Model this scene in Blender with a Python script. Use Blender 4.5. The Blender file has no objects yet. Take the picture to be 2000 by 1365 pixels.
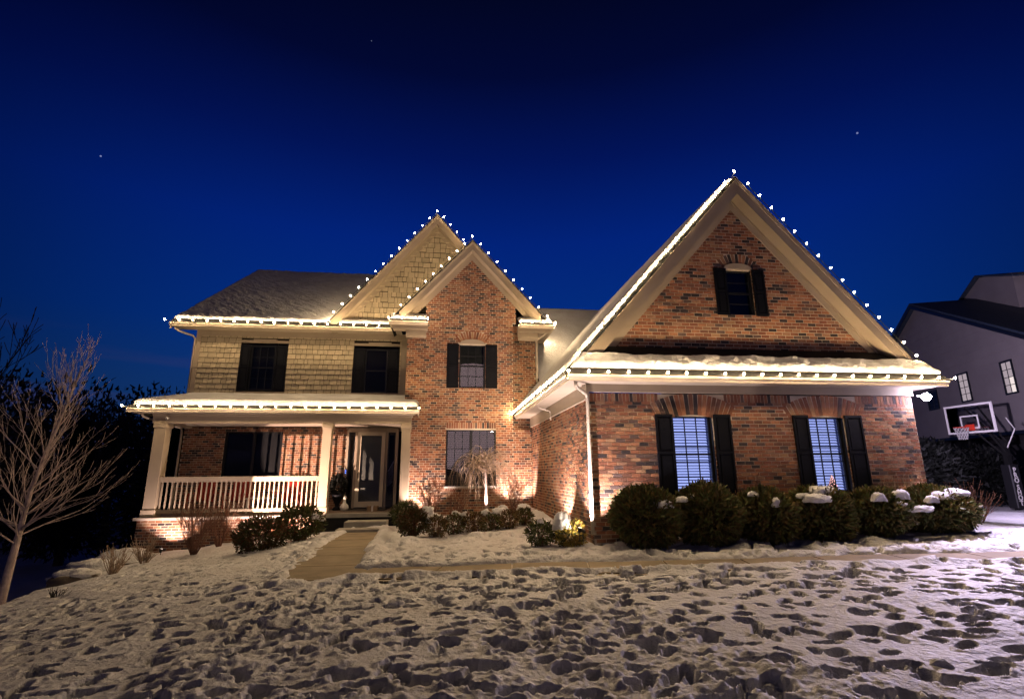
import bpy, math, random
import numpy as np
from mathutils import Vector, Matrix
random.seed(7); RNG = np.random.default_rng(7)
sc = bpy.context.scene
C = sc.collection

# ------------------------------------------------------------------ camera, world, light
cam = bpy.data.cameras.new('camera'); cam.sensor_width = 36; cam.lens = 18.0
cam.clip_start = 0.05; cam.clip_end = 800
camo = bpy.data.objects.new('camera', cam); C.objects.link(camo)
_yaw, _pit, _rol = math.radians(7.48), math.radians(13.38), math.radians(-0.41)
_f = Vector((math.sin(_yaw)*math.cos(_pit), math.cos(_yaw)*math.cos(_pit), math.sin(_pit)))
_r = Vector((math.cos(_yaw), -math.sin(_yaw), 0)); _u = _r.cross(_f)
_r2 = _r*math.cos(_rol) + _u*math.sin(_rol); _u2 = -_r*math.sin(_rol) + _u*math.cos(_rol)
camo.matrix_world = Matrix(((_r2.x, _u2.x, -_f.x, 0), (_r2.y, _u2.y, -_f.y, 0), (_r2.z, _u2.z, -_f.z, 1.5), (0, 0, 0, 1)))
sc.camera = camo
sc.view_settings.view_transform = 'Standard'; sc.view_settings.look = 'None'
sc.view_settings.exposure = 0.0; sc.view_settings.gamma = 1; sc.view_settings.use_curve_mapping = False
sc.render.engine = 'CYCLES'
sc.cycles.use_denoising = True
sc.cycles.sample_clamp_indirect = 4.0
sc.cycles.sample_clamp_direct = 0.0
sc.cycles.max_bounces = 6; sc.cycles.diffuse_bounces = 1; sc.cycles.glossy_bounces = 2
sc.cycles.transparent_max_bounces = 8; sc.cycles.caustics_reflective = False; sc.cycles.caustics_refractive = False

world = bpy.data.worlds.new('World'); sc.world = world; world.use_nodes = True
nt = world.node_tree; nt.nodes.clear()
def wn(t, **k):
    n = nt.nodes.new(t)
    for a, b in k.items(): setattr(n, a, b)
    return n
tc = wn('ShaderNodeTexCoord'); sx = wn('ShaderNodeSeparateXYZ'); nt.links.new(tc.outputs['Generated'], sx.inputs[0])
ramp = wn('ShaderNodeValToRGB'); cr = ramp.color_ramp
stops = [(0.0, (.022, .030, .100)), (.10, (.007, .042, .165)), (.25, (.0012, .028, .205)), (.42, (.0006, .0165, .190)), (.55, (.0006, .0070, .098)), (.66, (.0006, .0028, .034)), (.80, (.0008, .0014, .007))]
cr.elements[0].position = 0; cr.elements[0].color = (*stops[0][1], 1)
cr.elements[1].position = stops[-1][0]; cr.elements[1].color = (*stops[-1][1], 1)
for p, c in stops[1:-1]:
    e = cr.elements.new(p); e.color = (*c, 1)
nt.links.new(sx.outputs['Z'], ramp.inputs[0])
# twilight is strongest towards one side of the sky (behind the house) and fades round to the other
dotn = wn('ShaderNodeVectorMath', operation='DOT_PRODUCT'); dotn.inputs[1].default_value = (.145, .93, .335)
nt.links.new(tc.outputs['Generated'], dotn.inputs[0])
mr = wn('ShaderNodeMapRange', interpolation_type='SMOOTHSTEP'); mr.inputs[1].default_value = .45; mr.inputs[2].default_value = .98; mr.inputs[3].default_value = .16; mr.inputs[4].default_value = 1.0
nt.links.new(dotn.outputs['Value'], mr.inputs[0])
mul = wn('ShaderNodeVectorMath', operation='SCALE'); nt.links.new(ramp.outputs[0], mul.inputs[0]); nt.links.new(mr.outputs[0], mul.inputs['Scale'])
# thin horizon cloud tint
nz = wn('ShaderNodeTexNoise'); nz.inputs['Scale'].default_value = 3.0; nz.inputs['Detail'].default_value = 4
mp = wn('ShaderNodeMapping'); mp.inputs['Scale'].default_value = (1, 1, 7); nt.links.new(tc.outputs['Generated'], mp.inputs[0]); nt.links.new(mp.outputs[0], nz.inputs['Vector'])
cm = wn('ShaderNodeMapRange'); cm.inputs[1].default_value = .02; cm.inputs[2].default_value = .22; cm.inputs[3].default_value = 1; cm.inputs[4].default_value = 0
nt.links.new(sx.outputs['Z'], cm.inputs[0])
nm = wn('ShaderNodeMapRange'); nm.inputs[1].default_value = .48; nm.inputs[2].default_value = .70; nt.links.new(nz.outputs[0], nm.inputs[0])
cc = wn('ShaderNodeMath', operation='MULTIPLY'); nt.links.new(cm.outputs[0], cc.inputs[0]); nt.links.new(nm.outputs[0], cc.inputs[1])
cloud = wn('ShaderNodeMixRGB'); cloud.inputs[2].default_value = (.050, .040, .120, 1); nt.links.new(cc.outputs[0], cloud.inputs[0]); nt.links.new(mul.outputs[0], cloud.inputs[1])
# stars
vo = wn('ShaderNodeTexVoronoi'); vo.inputs['Scale'].default_value = 17; nt.links.new(tc.outputs['Generated'], vo.inputs['Vector'])
ls = wn('ShaderNodeMath', operation='LESS_THAN'); ls.inputs[1].default_value = .025; nt.links.new(vo.outputs['Distance'], ls.inputs[0])
cs = wn('ShaderNodeSeparateColor'); nt.links.new(vo.outputs['Color'], cs.inputs[0])
gt = wn('ShaderNodeMath', operation='GREATER_THAN'); gt.inputs[1].default_value = .12; nt.links.new(cs.outputs[0], gt.inputs[0])
st = wn('ShaderNodeMath', operation='MULTIPLY'); nt.links.new(ls.outputs[0], st.inputs[0]); nt.links.new(gt.outputs[0], st.inputs[1])
sadd = wn('ShaderNodeMixRGB', blend_type='ADD'); sadd.inputs[2].default_value = (.45, .52, .8, 1); sv = wn('ShaderNodeMath', operation='MULTIPLY'); nt.links.new(st.outputs[0], sv.inputs[0]); nt.links.new(cs.outputs[1], sv.inputs[1]); nt.links.new(sv.outputs[0], sadd.inputs[0]); nt.links.new(cloud.outputs[0], sadd.inputs[1])
bg = wn('ShaderNodeBackground'); bg.inputs['Strength'].default_value = 1.0; nt.links.new(sadd.outputs[0], bg.inputs[0])
wo = wn('ShaderNodeOutputWorld'); nt.links.new(bg.outputs[0], wo.inputs[0])

# faint night light coming from the street behind the camera
sun = bpy.data.lights.new('night_light', 'SUN'); sun.energy = 0.07; sun.angle = math.radians(12); sun.color = (1.0, .70, .76)
suno = bpy.data.objects.new('night_light', sun); C.objects.link(suno)
suno.rotation_euler = Vector((-.05, .98, -.10)).to_track_quat('-Z', 'Y').to_euler()

UPG = 7.0
BULB_E = 880.0
FLOOD_W = 1300.0

# ------------------------------------------------------------------ mesh helpers
class MB:
    def __init__(s): s.v = []; s.f = []; s.m = []; s.n = 0
    def add(s, verts, faces, mi=0):
        verts = [tuple(map(float, q)) for q in verts]
        b = s.n; s.v += verts; s.n += len(verts)
        for f in faces: s.f.append(tuple(i+b for i in f)); s.m.append(mi)
    def box(s, x0, x1, y0, y1, z0, z1, mi=0):
        s.add([(x0,y0,z0),(x1,y0,z0),(x1,y1,z0),(x0,y1,z0),(x0,y0,z1),(x1,y0,z1),(x1,y1,z1),(x0,y1,z1)],
              [(0,3,2,1),(4,5,6,7),(0,1,5,4),(1,2,6,5),(2,3,7,6),(3,0,4,7)], mi)
    def hexa(s, q, d, mi=0):   # quad q (4 points) extruded by vector d
        q = [Vector(p) for p in q]; d = Vector(d)
        s.add(q + [p+d for p in q], [(0,3,2,1),(4,5,6,7),(0,1,5,4),(1,2,6,5),(2,3,7,6),(3,0,4,7)], mi)
    def poly(s, pts, d, mi=0): # n-gon extruded
        n = len(pts); pts = [Vector(p) for p in pts]; d = Vector(d)
        s.add(pts + [p+d for p in pts], [tuple(range(n-1,-1,-1)), tuple(range(n,2*n))] + [(i,(i+1)%n,n+(i+1)%n,n+i) for i in range(n)], mi)
    def tube(s, pts, rads, k=6, mi=0, cap=True):
        rings = []; prev = None
        for i, p in enumerate(pts):
            p = Vector(p)
            a = Vector(pts[max(i-1,0)]); b = Vector(pts[min(i+1,len(pts)-1)])
            t = (b-a).normalized() if (b-a).length > 1e-9 else Vector((0,0,1))
            if prev is None: prev = t.orthogonal().normalized()
            u = (prev - t*prev.dot(t)); u = u.normalized() if u.length > 1e-6 else t.orthogonal().normalized()
            prev = u; w = t.cross(u)
            r = rads[i] if hasattr(rads, '__len__') else rads
            rings.append([p + (u*math.cos(2*math.pi*j/k) + w*math.sin(2*math.pi*j/k))*r for j in range(k)])
        vs = [q for r in rings for q in r]; fs = []
        for i in range(len(rings)-1):
            for j in range(k): fs.append((i*k+j, i*k+(j+1)%k, (i+1)*k+(j+1)%k, (i+1)*k+j))
        if cap: fs.append(tuple(range(k-1,-1,-1))); fs.append(tuple((len(rings)-1)*k+j for j in range(k)))
        s.add(vs, fs, mi)
    def lathe(s, prof, cx, cy, cz, k=16, mi=0):
        vs = []; fs = []
        for r, z in prof:
            for j in range(k): a = 2*math.pi*j/k; vs.append((cx+r*math.cos(a), cy+r*math.sin(a), cz+z))
        n = len(prof)
        for i in range(n-1):
            for j in range(k): fs.append((i*k+j, i*k+(j+1)%k, (i+1)*k+(j+1)%k, (i+1)*k+j))
        fs.append(tuple(range(k-1,-1,-1))); fs.append(tuple((n-1)*k+j for j in range(k)))
        s.add(vs, fs, mi)
    def mesh(s, name, mats, smooth=False):
        me = bpy.data.meshes.new(name)
        nv = len(s.v); me.vertices.add(nv); me.vertices.foreach_set('co', np.array(s.v, dtype=np.float32).ravel())
        ls_ = np.fromiter((len(f) for f in s.f), dtype=np.int32, count=len(s.f))
        me.loops.add(int(ls_.sum())); me.loops.foreach_set('vertex_index', np.fromiter((i for f in s.f for i in f), dtype=np.int32))
        me.polygons.add(len(s.f)); st_ = np.concatenate(([0], np.cumsum(ls_)[:-1])).astype(np.int32)
        me.polygons.foreach_set('loop_start', st_)
        me.polygons.foreach_set('material_index', np.array(s.m, dtype=np.int32))
        me.polygons.foreach_set('use_smooth', np.full(len(s.f), smooth))
        me.update(calc_edges=True); me.validate()
        for m in (mats if isinstance(mats, (list, tuple)) else [mats]): me.materials.append(m)
        return me
def link(name, me, parent=None, bevel=0):
    o = bpy.data.objects.new(name, me); C.objects.link(o)
    if parent is not None:
        o.parent = parent
        if parent.parent is None: o.location = -parent.location
    if bevel:
        b = o.modifiers.new('bevel', 'BEVEL'); b.width = bevel; b.segments = 1; b.limit_method = 'ANGLE'
    return o
def part(name, mb, mats, parent=None, smooth=False, bevel=0, label=None):
    o = link(name, mb.mesh(name, mats, smooth), parent, bevel)
    if label: o['label'] = label
    return o
def thing(name, label, cat, loc=(0,0,0), group=None):
    o = bpy.data.objects.new(name, None); C.objects.link(o); o.location = loc
    o.empty_display_size = .2
    o['label'] = label; o['category'] = cat
    if group: o['group'] = group
    return o
def tag(o, label=None, cat=None, group=None, kind=None):
    if label: o['label'] = label
    if cat: o['category'] = cat
    if group: o['group'] = group
    if kind: o['kind'] = kind
    return o

# ------------------------------------------------------------------ materials
def mat(name, col, rough=.7, bump=0, bscale=30, var=0, vscale=3, spec=.4, metal=0, detail=5, col2=None):
    m = bpy.data.materials.new(name); m.use_nodes = True; t = m.node_tree; b = t.nodes['Principled BSDF']
    b.inputs['Base Color'].default_value = (*col, 1); b.inputs['Roughness'].default_value = rough
    b.inputs['Specular IOR Level'].default_value = spec; b.inputs['Metallic'].default_value = metal
    if bump or var:
        co = t.nodes.new('ShaderNodeTexCoord')
        geo = t.nodes.new('ShaderNodeNewGeometry')
    if var:
        n = t.nodes.new('ShaderNodeTexNoise'); n.inputs['Scale'].default_value = vscale; n.inputs['Detail'].default_value = detail
        t.links.new(geo.outputs['Position'], n.inputs['Vector'])
        r = t.nodes.new('ShaderNodeValToRGB'); c2 = col2 or tuple(c*(1-var) for c in col); c1 = tuple(min(1, c*(1+var*.6)) for c in col) if not col2 else col
        r.color_ramp.elements[0].position = .3; r.color_ramp.elements[1].position = .7
        r.color_ramp.elements[0].color = (*c2, 1); r.color_ramp.elements[1].color = (*c1, 1)
        t.links.new(n.outputs[0], r.inputs[0]); t.links.new(r.outputs[0], b.inputs['Base Color'])
    if bump:
        n = t.nodes.new('ShaderNodeTexNoise'); n.inputs['Scale'].default_value = bscale; n.inputs['Detail'].default_value = 6
        t.links.new(geo.outputs['Position'], n.inputs['Vector'])
        bp = t.nodes.new('ShaderNodeBump'); bp.inputs['Strength'].default_value = bump; bp.inputs['Distance'].default_value = .02
        t.links.new(n.outputs[0], bp.inputs['Height']); t.links.new(bp.outputs[0], b.inputs['Normal'])
    return m
def emit(name, col, s):
    m = bpy.data.materials.new(name); m.use_nodes = True; t = m.node_tree; t.nodes.clear()
    e = t.nodes.new('ShaderNodeEmission'); e.inputs[0].default_value = (*col, 1); e.inputs[1].default_value = s
    o = t.nodes.new('ShaderNodeOutputMaterial'); t.links.new(e.outputs[0], o.inputs[0]); return m
def glass_mat(name, fac=.12, tint=(1,1,1)):
    m = bpy.data.materials.new(name); m.use_nodes = True; t = m.node_tree; t.nodes.clear()
    a = t.nodes.new('ShaderNodeBsdfTransparent'); a.inputs[0].default_value = (*tint, 1)
    g = t.nodes.new('ShaderNodeBsdfGlossy'); g.inputs['Roughness'].default_value = .0
    x = t.nodes.new('ShaderNodeMixShader'); fr = t.nodes.new('ShaderNodeFresnel'); fr.inputs[0].default_value = 1.5
    t.links.new(fr.outputs[0], x.inputs[0]); t.links.new(a.outputs[0], x.inputs[1]); t.links.new(g.outputs[0], x.inputs[2])
    o = t.nodes.new('ShaderNodeOutputMaterial'); t.links.new(x.outputs[0], o.inputs[0]); return m

BCOL = [(.235,.110,.065),(.185,.082,.052),(.30,.155,.090),(.135,.070,.050),(.25,.155,.105),(.095,.070,.068),(.032,.028,.032),(.30,.20,.125)]
BWT  = [.22,.17,.13,.14,.11,.10,.09,.04]
M = {}
BM = [mat('brick_%d' % i, tuple(min(.6, q*k) for q, k in zip(c, (1.42,1.27,1.15))), .85, .5, 55, .28, 9) for i, c in enumerate(BCOL)]
M['mortar'] = mat('mortar', (.66,.57,.45), .95, .5, 60, .2, 4)
M['trim'] = mat('trim_paint', (.42,.345,.26), .5, .05, 12, .07, 2.5)
M['soffit'] = mat('soffit_paint', (.56,.48,.39), .6, .05, 12, .05, 3)
M['gutter'] = mat('gutter_metal', (.58,.50,.40), .35, 0, 1, .04, 3)
M['shake'] = [mat('shake_%d' % i, c, .75, .25, 25, .14, 5) for i, c in enumerate([(.54,.455,.32),(.49,.41,.285),(.58,.485,.34),(.52,.44,.31)])]
M['shakeback'] = mat('shake_backing', (.055,.042,.028), .9)  # dark colour stands in for the shadow lines between shakes
M['roof'] = mat('shingles', (.012,.012,.014), .9, .5, 40, .3, 8)
M['black'] = mat('black_shutter', (.005,.006,.010), .5, .1, 30, .2, 6, spec=.2)
M['frame'] = mat('dark_window_frame', (.010,.011,.014), .4)
M['glass'] = glass_mat('window_glass')
M['room'] = mat('dark_room', (.012,.013,.016), .9)
M['curtain'] = mat('curtain', (.028,.032,.026), .9, .3, 20, .25, 2)
M['blind'] = mat('blind_slat', (.045,.042,.040), .7)
M['concrete'] = mat('concrete', (.30,.24,.16), .85, .35, 25, .25, 2.2)
M['concrete2'] = mat('step_concrete', (.36,.34,.30), .85, .35, 35, .2, 3)
M['stonecap'] = mat('ledge_stone', (.58,.50,.44), .7, .2, 20, .1, 3)
M['bulb'] = emit('bulb_glow', (1.0, .70, .38), BULB_E)
M['cord'] = mat('light_cord', (.012,.02,.012), .6)
M['litroom'] = emit('lit_room', (.12,.18,.75), .16)
M['flood'] = emit('flood_lens', (.80,.70,1.0), 170)
M['upl'] = emit('uplight_lens', (1.0,.80,.70), 8)
M['darkmetal'] = mat('dark_metal', (.03,.03,.03), .4, metal=.6)
M['red'] = mat('red_plastic', (.30,.022,.012), .45, .05, 20, .1, 4)
M['white'] = mat('white_paint', (.78,.76,.72), .45, .03, 10, .05, 3)
M['door'] = mat('storm_door_frame', (.62,.55,.42), .45)
M['bark'] = mat('pale_bark', (.60,.48,.45), .85, .6, 60, .35, 10)
M['barkred'] = mat('reddish_twig', (.20,.095,.065), .8, .3, 60, .3, 8)
M['barktan'] = mat('tan_twig', (.42,.31,.23), .8, .3, 60, .3, 8)
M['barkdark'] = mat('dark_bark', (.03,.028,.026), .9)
M['deckfloor'] = mat('porch_floor', (.17,.13,.10), .7, .1, 20, .15, 3)

def leafmat(name, a, b):
    m = mat(name, a, .65, 0, 1, .5, 5, col2=b, spec=.3); return m
M['yew'] = leafmat('yew_needles', (.17,.19,.05), (.07,.09,.03))
M['yewb'] = leafmat('yew_brown', (.26,.17,.055), (.09,.10,.04))
M['box'] = leafmat('boxwood_rust', (.15,.055,.022), (.050,.055,.018))
M['boxg'] = leafmat('boxwood_green', (.075,.095,.025), (.035,.042,.014))
M['gold'] = leafmat('gold_leaf', (.55,.44,.08), (.35,.20,.05))
M['wood'] = leafmat('far_foliage', (.009,.011,.008), (.004,.005,.005))

def snow_mat():
    m = bpy.data.materials.new('snow'); m.use_nodes = True; t = m.node_tree; b = t.nodes['Principled BSDF']
    b.inputs['Base Color'].default_value = (.80,.80,.82,1); b.inputs['Roughness'].default_value = .55; b.inputs['Specular IOR Level'].default_value = .35
    geo = t.nodes.new('ShaderNodeNewGeometry')
    def noise(s, d, mapv=None):
        n = t.nodes.new('ShaderNodeTexNoise'); n.inputs['Scale'].default_value = s; n.inputs['Detail'].default_value = d
        t.links.new(geo.outputs['Position'], n.inputs['Vector']); return n
    a = noise(14, 8); c = noise(90, 3)
    ad = t.nodes.new('ShaderNodeMath'); ad.operation = 'MULTIPLY_ADD'; ad.inputs[1].default_value = .18
    t.links.new(c.outputs[0], ad.inputs[0]); t.links.new(a.outputs[0], ad.inputs[2])
    bp = t.nodes.new('ShaderNodeBump'); bp.inputs['Strength'].default_value = .8; bp.inputs['Distance'].default_value = .05
    t.links.new(ad.outputs[0], bp.inputs['Height']); t.links.new(bp.outputs[0], b.inputs['Normal'])
    n2 = noise(1.3, 5); r = t.nodes.new('ShaderNodeValToRGB'); r.color_ramp.elements[0].position = .3; r.color_ramp.elements[1].position = .65
    r.color_ramp.elements[0].color = (.62,.61,.62,1); r.color_ramp.elements[1].color = (.78,.78,.81,1)
    t.links.new(n2.outputs[0], r.inputs[0]); t.links.new(r.outputs[0], b.inputs['Base Color'])
    return m
M['snow'] = snow_mat()

# ------------------------------------------------------------------ noise & terrain
def _h(ix, iy, s):
    n = (ix.astype(np.int64)*374761393 + iy.astype(np.int64)*668265263 + s*1442695041) & 0x7fffffff
    n = ((n ^ (n >> 13))*1274126177) & 0x7fffffff
    return ((n ^ (n >> 16)) & 0xffff)/65535.0
def vnoise(x, y, s=0):
    x = np.asarray(x, float); y = np.asarray(y, float)
    ix = np.floor(x); iy = np.floor(y); fx = x-ix; fy = y-iy
    fx = fx*fx*(3-2*fx); fy = fy*fy*(3-2*fy)
    a = _h(ix, iy, s); b = _h(ix+1, iy, s); c = _h(ix, iy+1, s); d = _h(ix+1, iy+1, s)
    return (a*(1-fx)+b*fx)*(1-fy) + (c*(1-fx)+d*fx)*fy
def fbm(x, y, o=4, s=0):
    t = 0; a = .5
    for i in range(o): t = t + a*(vnoise(x*2**i, y*2**i, s+i)-.5); a *= .5
    return t
def sstep(a, b, x):
    t = np.clip((x-a)/(b-a), 0, 1); return t*t*(3-2*t)
def edge_x(y): return -7.55 - .24*(np.clip(y, 4, 20)-10)
def base_h(x, y):
    x = np.asarray(x, float); y = np.asarray(y, float)
    z = np.interp(x, [-40,-11,-9,-7,-4.5,-2,1,5,9,12,15,25,60], [-1.2,-1.05,-.88,-.63,-.34,-.13,-.03,.09,.17,.25,.2,-.12,-.4])
    k = sstep(1.0, 9.0, y); z = z*np.where(x > 0, .3+.7*k, .55+.45*k)
    z = z + .08*sstep(8.6, 10.0, y)*sstep(1.8, 3.5, x)*(1-sstep(11.3, 13, x))
    z = z + .16*sstep(12.5, 15.5, y)*sstep(-1.3, -.2, x)*(1-sstep(3, 4, x))
    d = np.maximum(0, edge_x(y)+.15*fbm(y*1.3, x*.3, 3, 5) - x)
    z = z - 2.4*(1-np.exp(-d*.42))
    return z
# cleared walk centre lines and half widths
WALK = [(-2.05,9.95),(-1.2,9.42),(.2,9.06),(1.3,8.92),(3.2,8.50),(5.1,8.12),(7.2,7.83),(9.3,7.56),(12,7.2),(17,6.7),(24,6.2)]
PATH = [(-1.98,9.3),(-2.0,10.6),(-2.1,12.2),(-2.22,14.0),(-2.25,15.9)]
def seg_dist(x, y, pl):
    best = np.full(np.shape(x), 1e9)
    for (ax, ay), (bx, by) in zip(pl[:-1], pl[1:]):
        dx, dy = bx-ax, by-ay; t = np.clip(((x-ax)*dx+(y-ay)*dy)/(dx*dx+dy*dy), 0, 1)
        best = np.minimum(best, np.hypot(x-ax-t*dx, y-ay-t*dy))
    return best
def clear_mask(x, y):    # >0 outside the cleared walk (metres from its edge)
    n = .30*fbm(x*1.3, y*1.3, 3, 31) + .12*fbm(x*6, y*6, 2, 33)
    return np.minimum(seg_dist(x, y, WALK)-.34, seg_dist(x, y, PATH)-.46) + n

# footprint raster
GX0, GX1, GY0, GY1, GS = -9.0, 15.0, 1.2, 15.5, .02
nx, ny = int((GX1-GX0)/GS), int((GY1-GY0)/GS)
FP = np.zeros((ny, nx), np.float32)
def stamp(cx, cy, ang, L, W, dep, lip):
    R_ = L*1.15; i0 = max(0, int((cx-R_-GX0)/GS)); i1 = min(nx, int((cx+R_-GX0)/GS)); j0 = max(0, int((cy-R_-GY0)/GS)); j1 = min(ny, int((cy+R_-GY0)/GS))
    if i1-i0 < 3 or j1-j0 < 3: return
    X, Y = np.meshgrid(GX0+GS*(np.arange(i0, i1)+.5)-cx, GY0+GS*(np.arange(j0, j1)+.5)-cy)
    wob = 1 + .55*fbm((X+cx)*7, (Y+cy)*7, 2, 77)
    u = X*math.cos(ang)+Y*math.sin(ang); v = -X*math.sin(ang)+Y*math.cos(ang)
    r = np.sqrt((u/(L/2))**2 + (v/(W/2))**2)*wob
    hole = -dep*(1-sstep(.86, 1.02, r))
    rim = lip*np.exp(-((r-1.16)/.16)**2)*(.3+1.0*vnoise((X+cx)*9, (Y+cy)*9, 12))
    cur = FP[j0:j1, i0:i1]
    FP[j0:j1, i0:i1] = np.where(hole < -.006, np.minimum(cur, hole), cur + np.where((cur > -.01) & (cur < .03), rim*.6, 0))
rnd = random.Random(3)
for k in range(300):     # trodden trails
    x = rnd.uniform(-6, 13); y = rnd.uniform(2, 8.5); a = rnd.choice([rnd.uniform(-.35,.35), rnd.uniform(math.pi-.4, math.pi+.4), rnd.uniform(.9, 2.2)])
    s = 1
    for i in range(rnd.randint(5, 12)):
        x += math.cos(a)*rnd.uniform(.42,.62); y += math.sin(a)*rnd.uniform(.42,.62); a += rnd.uniform(-.25,.25); s = -s
        px, py = x-math.sin(a)*.11*s, y+math.cos(a)*.11*s
        if rnd.random() < .9: stamp(px, py, a+rnd.uniform(-.25,.25), rnd.uniform(.16,.30), rnd.uniform(.08,.15), rnd.uniform(.09,.17), rnd.uniform(.01,.03))
for k in range(950):    # dog prints and odd dents
    L_ = rnd.uniform(.10,.24)
    stamp(rnd.uniform(-7, 14.5), 2+8*rnd.random()**.8, rnd.uniform(0, 3.14), L_, L_*rnd.uniform(.5,.9), rnd.uniform(.05,.11), rnd.uniform(.005,.02))
for k in range(420):    # small prints on the slope left of the path and between walkway and bed
    L_ = rnd.uniform(.10,.26)
    if rnd.random() < .6: px, py = rnd.uniform(-8.2,-2.7), rnd.uniform(9.2, 15)
    else: px, py = rnd.uniform(-1.3, 3.4), rnd.uniform(9.4, 12.8)
    stamp(px, py, rnd.uniform(0, 3.14), L_, L_*rnd.uniform(.5,.8), rnd.uniform(.03,.08), rnd.uniform(.005,.02))
for k in range(60):
    L_ = rnd.uniform(.10,.22); stamp(rnd.uniform(3, 11), rnd.uniform(8.75, 9.3), rnd.uniform(0, 3.14), L_, L_*.7, rnd.uniform(.03,.07), .01)
def fp_sample(x, y):
    fx = np.clip((x-GX0)/GS-.5, 0, nx-1.001); fy = np.clip((y-GY0)/GS-.5, 0, ny-1.001)
    ix = fx.astype(int); iy = fy.astype(int); a = fx-ix; b = fy-iy
    v = (FP[iy,ix]*(1-a)+FP[iy,np.minimum(ix+1,nx-1)]*a)*(1-b) + (FP[np.minimum(iy+1,ny-1),ix]*(1-a)+FP[np.minimum(iy+1,ny-1),np.minimum(ix+1,nx-1)]*a)*b
    inside = (x > GX0) & (x < GX1) & (y > GY0) & (y < GY1)
    return np.where(inside, v, 0)
def snow_h(x, y):
    x = np.asarray(x, float); y = np.asarray(y, float)
    z = base_h(x, y)
    d = clear_mask(x, y)
    lawn = sstep(.05, .5, d)
    far = 1-sstep(25, 50, np.hypot(x, y))
    z = z + .16*fbm(x*.35, y*.35, 3, 40)*lawn
    und = .10*fbm(x*1.1, y*1.5, 3, 50)
    crust = .040*fbm(x*2.5, y*6, 3, 60) + .014*fbm(x*14, y*14, 2, 61)
    # crumbly, kicked up patches
    rough = sstep(.55, .75, vnoise(x*.55+3, y*.55, 70))*(1-sstep(9.2, 10.5, y)) + .9*np.exp(-((x+1.0)/2.6)**2-((y-7.6)/1.8)**2)
    crumb = np.clip(np.abs(fbm(x*7.5, y*7.5, 4, 80))*2.6-.12, 0, 1)*.05*rough
    z = z + (und*.8 + crust + crumb)*lawn*far
    nearp = np.exp(-((seg_dist(x, y, PATH)-.95)/.45)**2)*sstep(9.3, 10, y); z = z + nearp*(.10*fbm(x*4, y*4, 4, 85)+.14*np.clip(vnoise(x*8, y*8, 86)-.6, 0, 1))
    z = z + fp_sample(x, y)*sstep(.02, .25, d)
    # shovelled bank along the walk, peaks of snow in front of the hedge
    z = z + .075*np.exp(-((d-.22)/.16)**2)*(.5+1.0*vnoise(x*2.2, y*2.2, 91))*far
    hed = np.exp(-((y-(9.02))/.20)**2)*sstep(2.6, 3.6, x)*(1-sstep(11.2, 12, x))
    z = z + .20*hed*np.clip(vnoise(x*2.4, y*.5, 95)*1.7-.55, 0, 1)
    bed = np.exp(-((y-12.8)/.5)**2)*sstep(-1.4,-.8, x)*(1-sstep(2.6,3.4, x))
    z = z + .15*bed*np.clip(vnoise(x*2.6, y*2, 96)*1.6-.4, 0, 1)
    # snow depth: banks stand 7 cm above the cleared concrete
    z = z + .075*sstep(-.02, .09, d) - .07
    return z

def grid_mesh(name, X, Y, Z, mat_, wrap=False, smooth=True):
    ny_, nx_ = X.shape
    me = bpy.data.meshes.new(name); co = np.stack([X, Y, Z], -1).reshape(-1, 3).astype(np.float32)
    me.vertices.add(len(co)); me.vertices.foreach_set('co', co.ravel())
    j, i = np.meshgrid(np.arange(ny_-1), np.arange(nx_ if wrap else nx_-1), indexing='ij'); i2 = (i+1) % nx_
    q = np.stack([j*nx_+i, j*nx_+i2, (j+1)*nx_+i2, (j+1)*nx_+i], -1).reshape(-1, 4).astype(np.int32)
    me.loops.add(q.size); me.loops.foreach_set('vertex_index', q.ravel())
    me.polygons.add(len(q)); me.polygons.foreach_set('loop_start', (np.arange(len(q))*4).astype(np.int32))
    me.polygons.foreach_set('use_smooth', np.full(len(q), smooth)); me.update(calc_edges=True); me.materials.append(mat_)
    return me
# one sheet, fine where the lawn lies, coarse far away and behind
az = np.concatenate([np.linspace(-52, 62, 760), np.linspace(62, 308, 60)[1:-1]])*math.pi/180
rr = np.concatenate([[0.02, .8, 1.6], 2.2*(11.5/2.2)**np.linspace(0, 1, 520), 11.5*(24/11.5)**np.linspace(0, 1, 190)[1:], 24*(260/24)**np.linspace(0, 1, 60)[1:]])
A_, R_ = np.meshgrid(az, rr)
GXm = R_*np.sin(A_); GYm = R_*np.cos(A_)
gm = grid_mesh('snowy_ground', GXm, GYm, snow_h(GXm, GYm), M['snow'], wrap=True)
gm.polygons.foreach_set('use_smooth', np.full(len(gm.polygons), True)); gm.flip_normals()
g = bpy.data.objects.new('snowy_ground', gm); C.objects.link(g); g['kind'] = 'structure'
def gh(x, y): return float(snow_h(np.array([x]), np.array([y]))[0])

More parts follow.
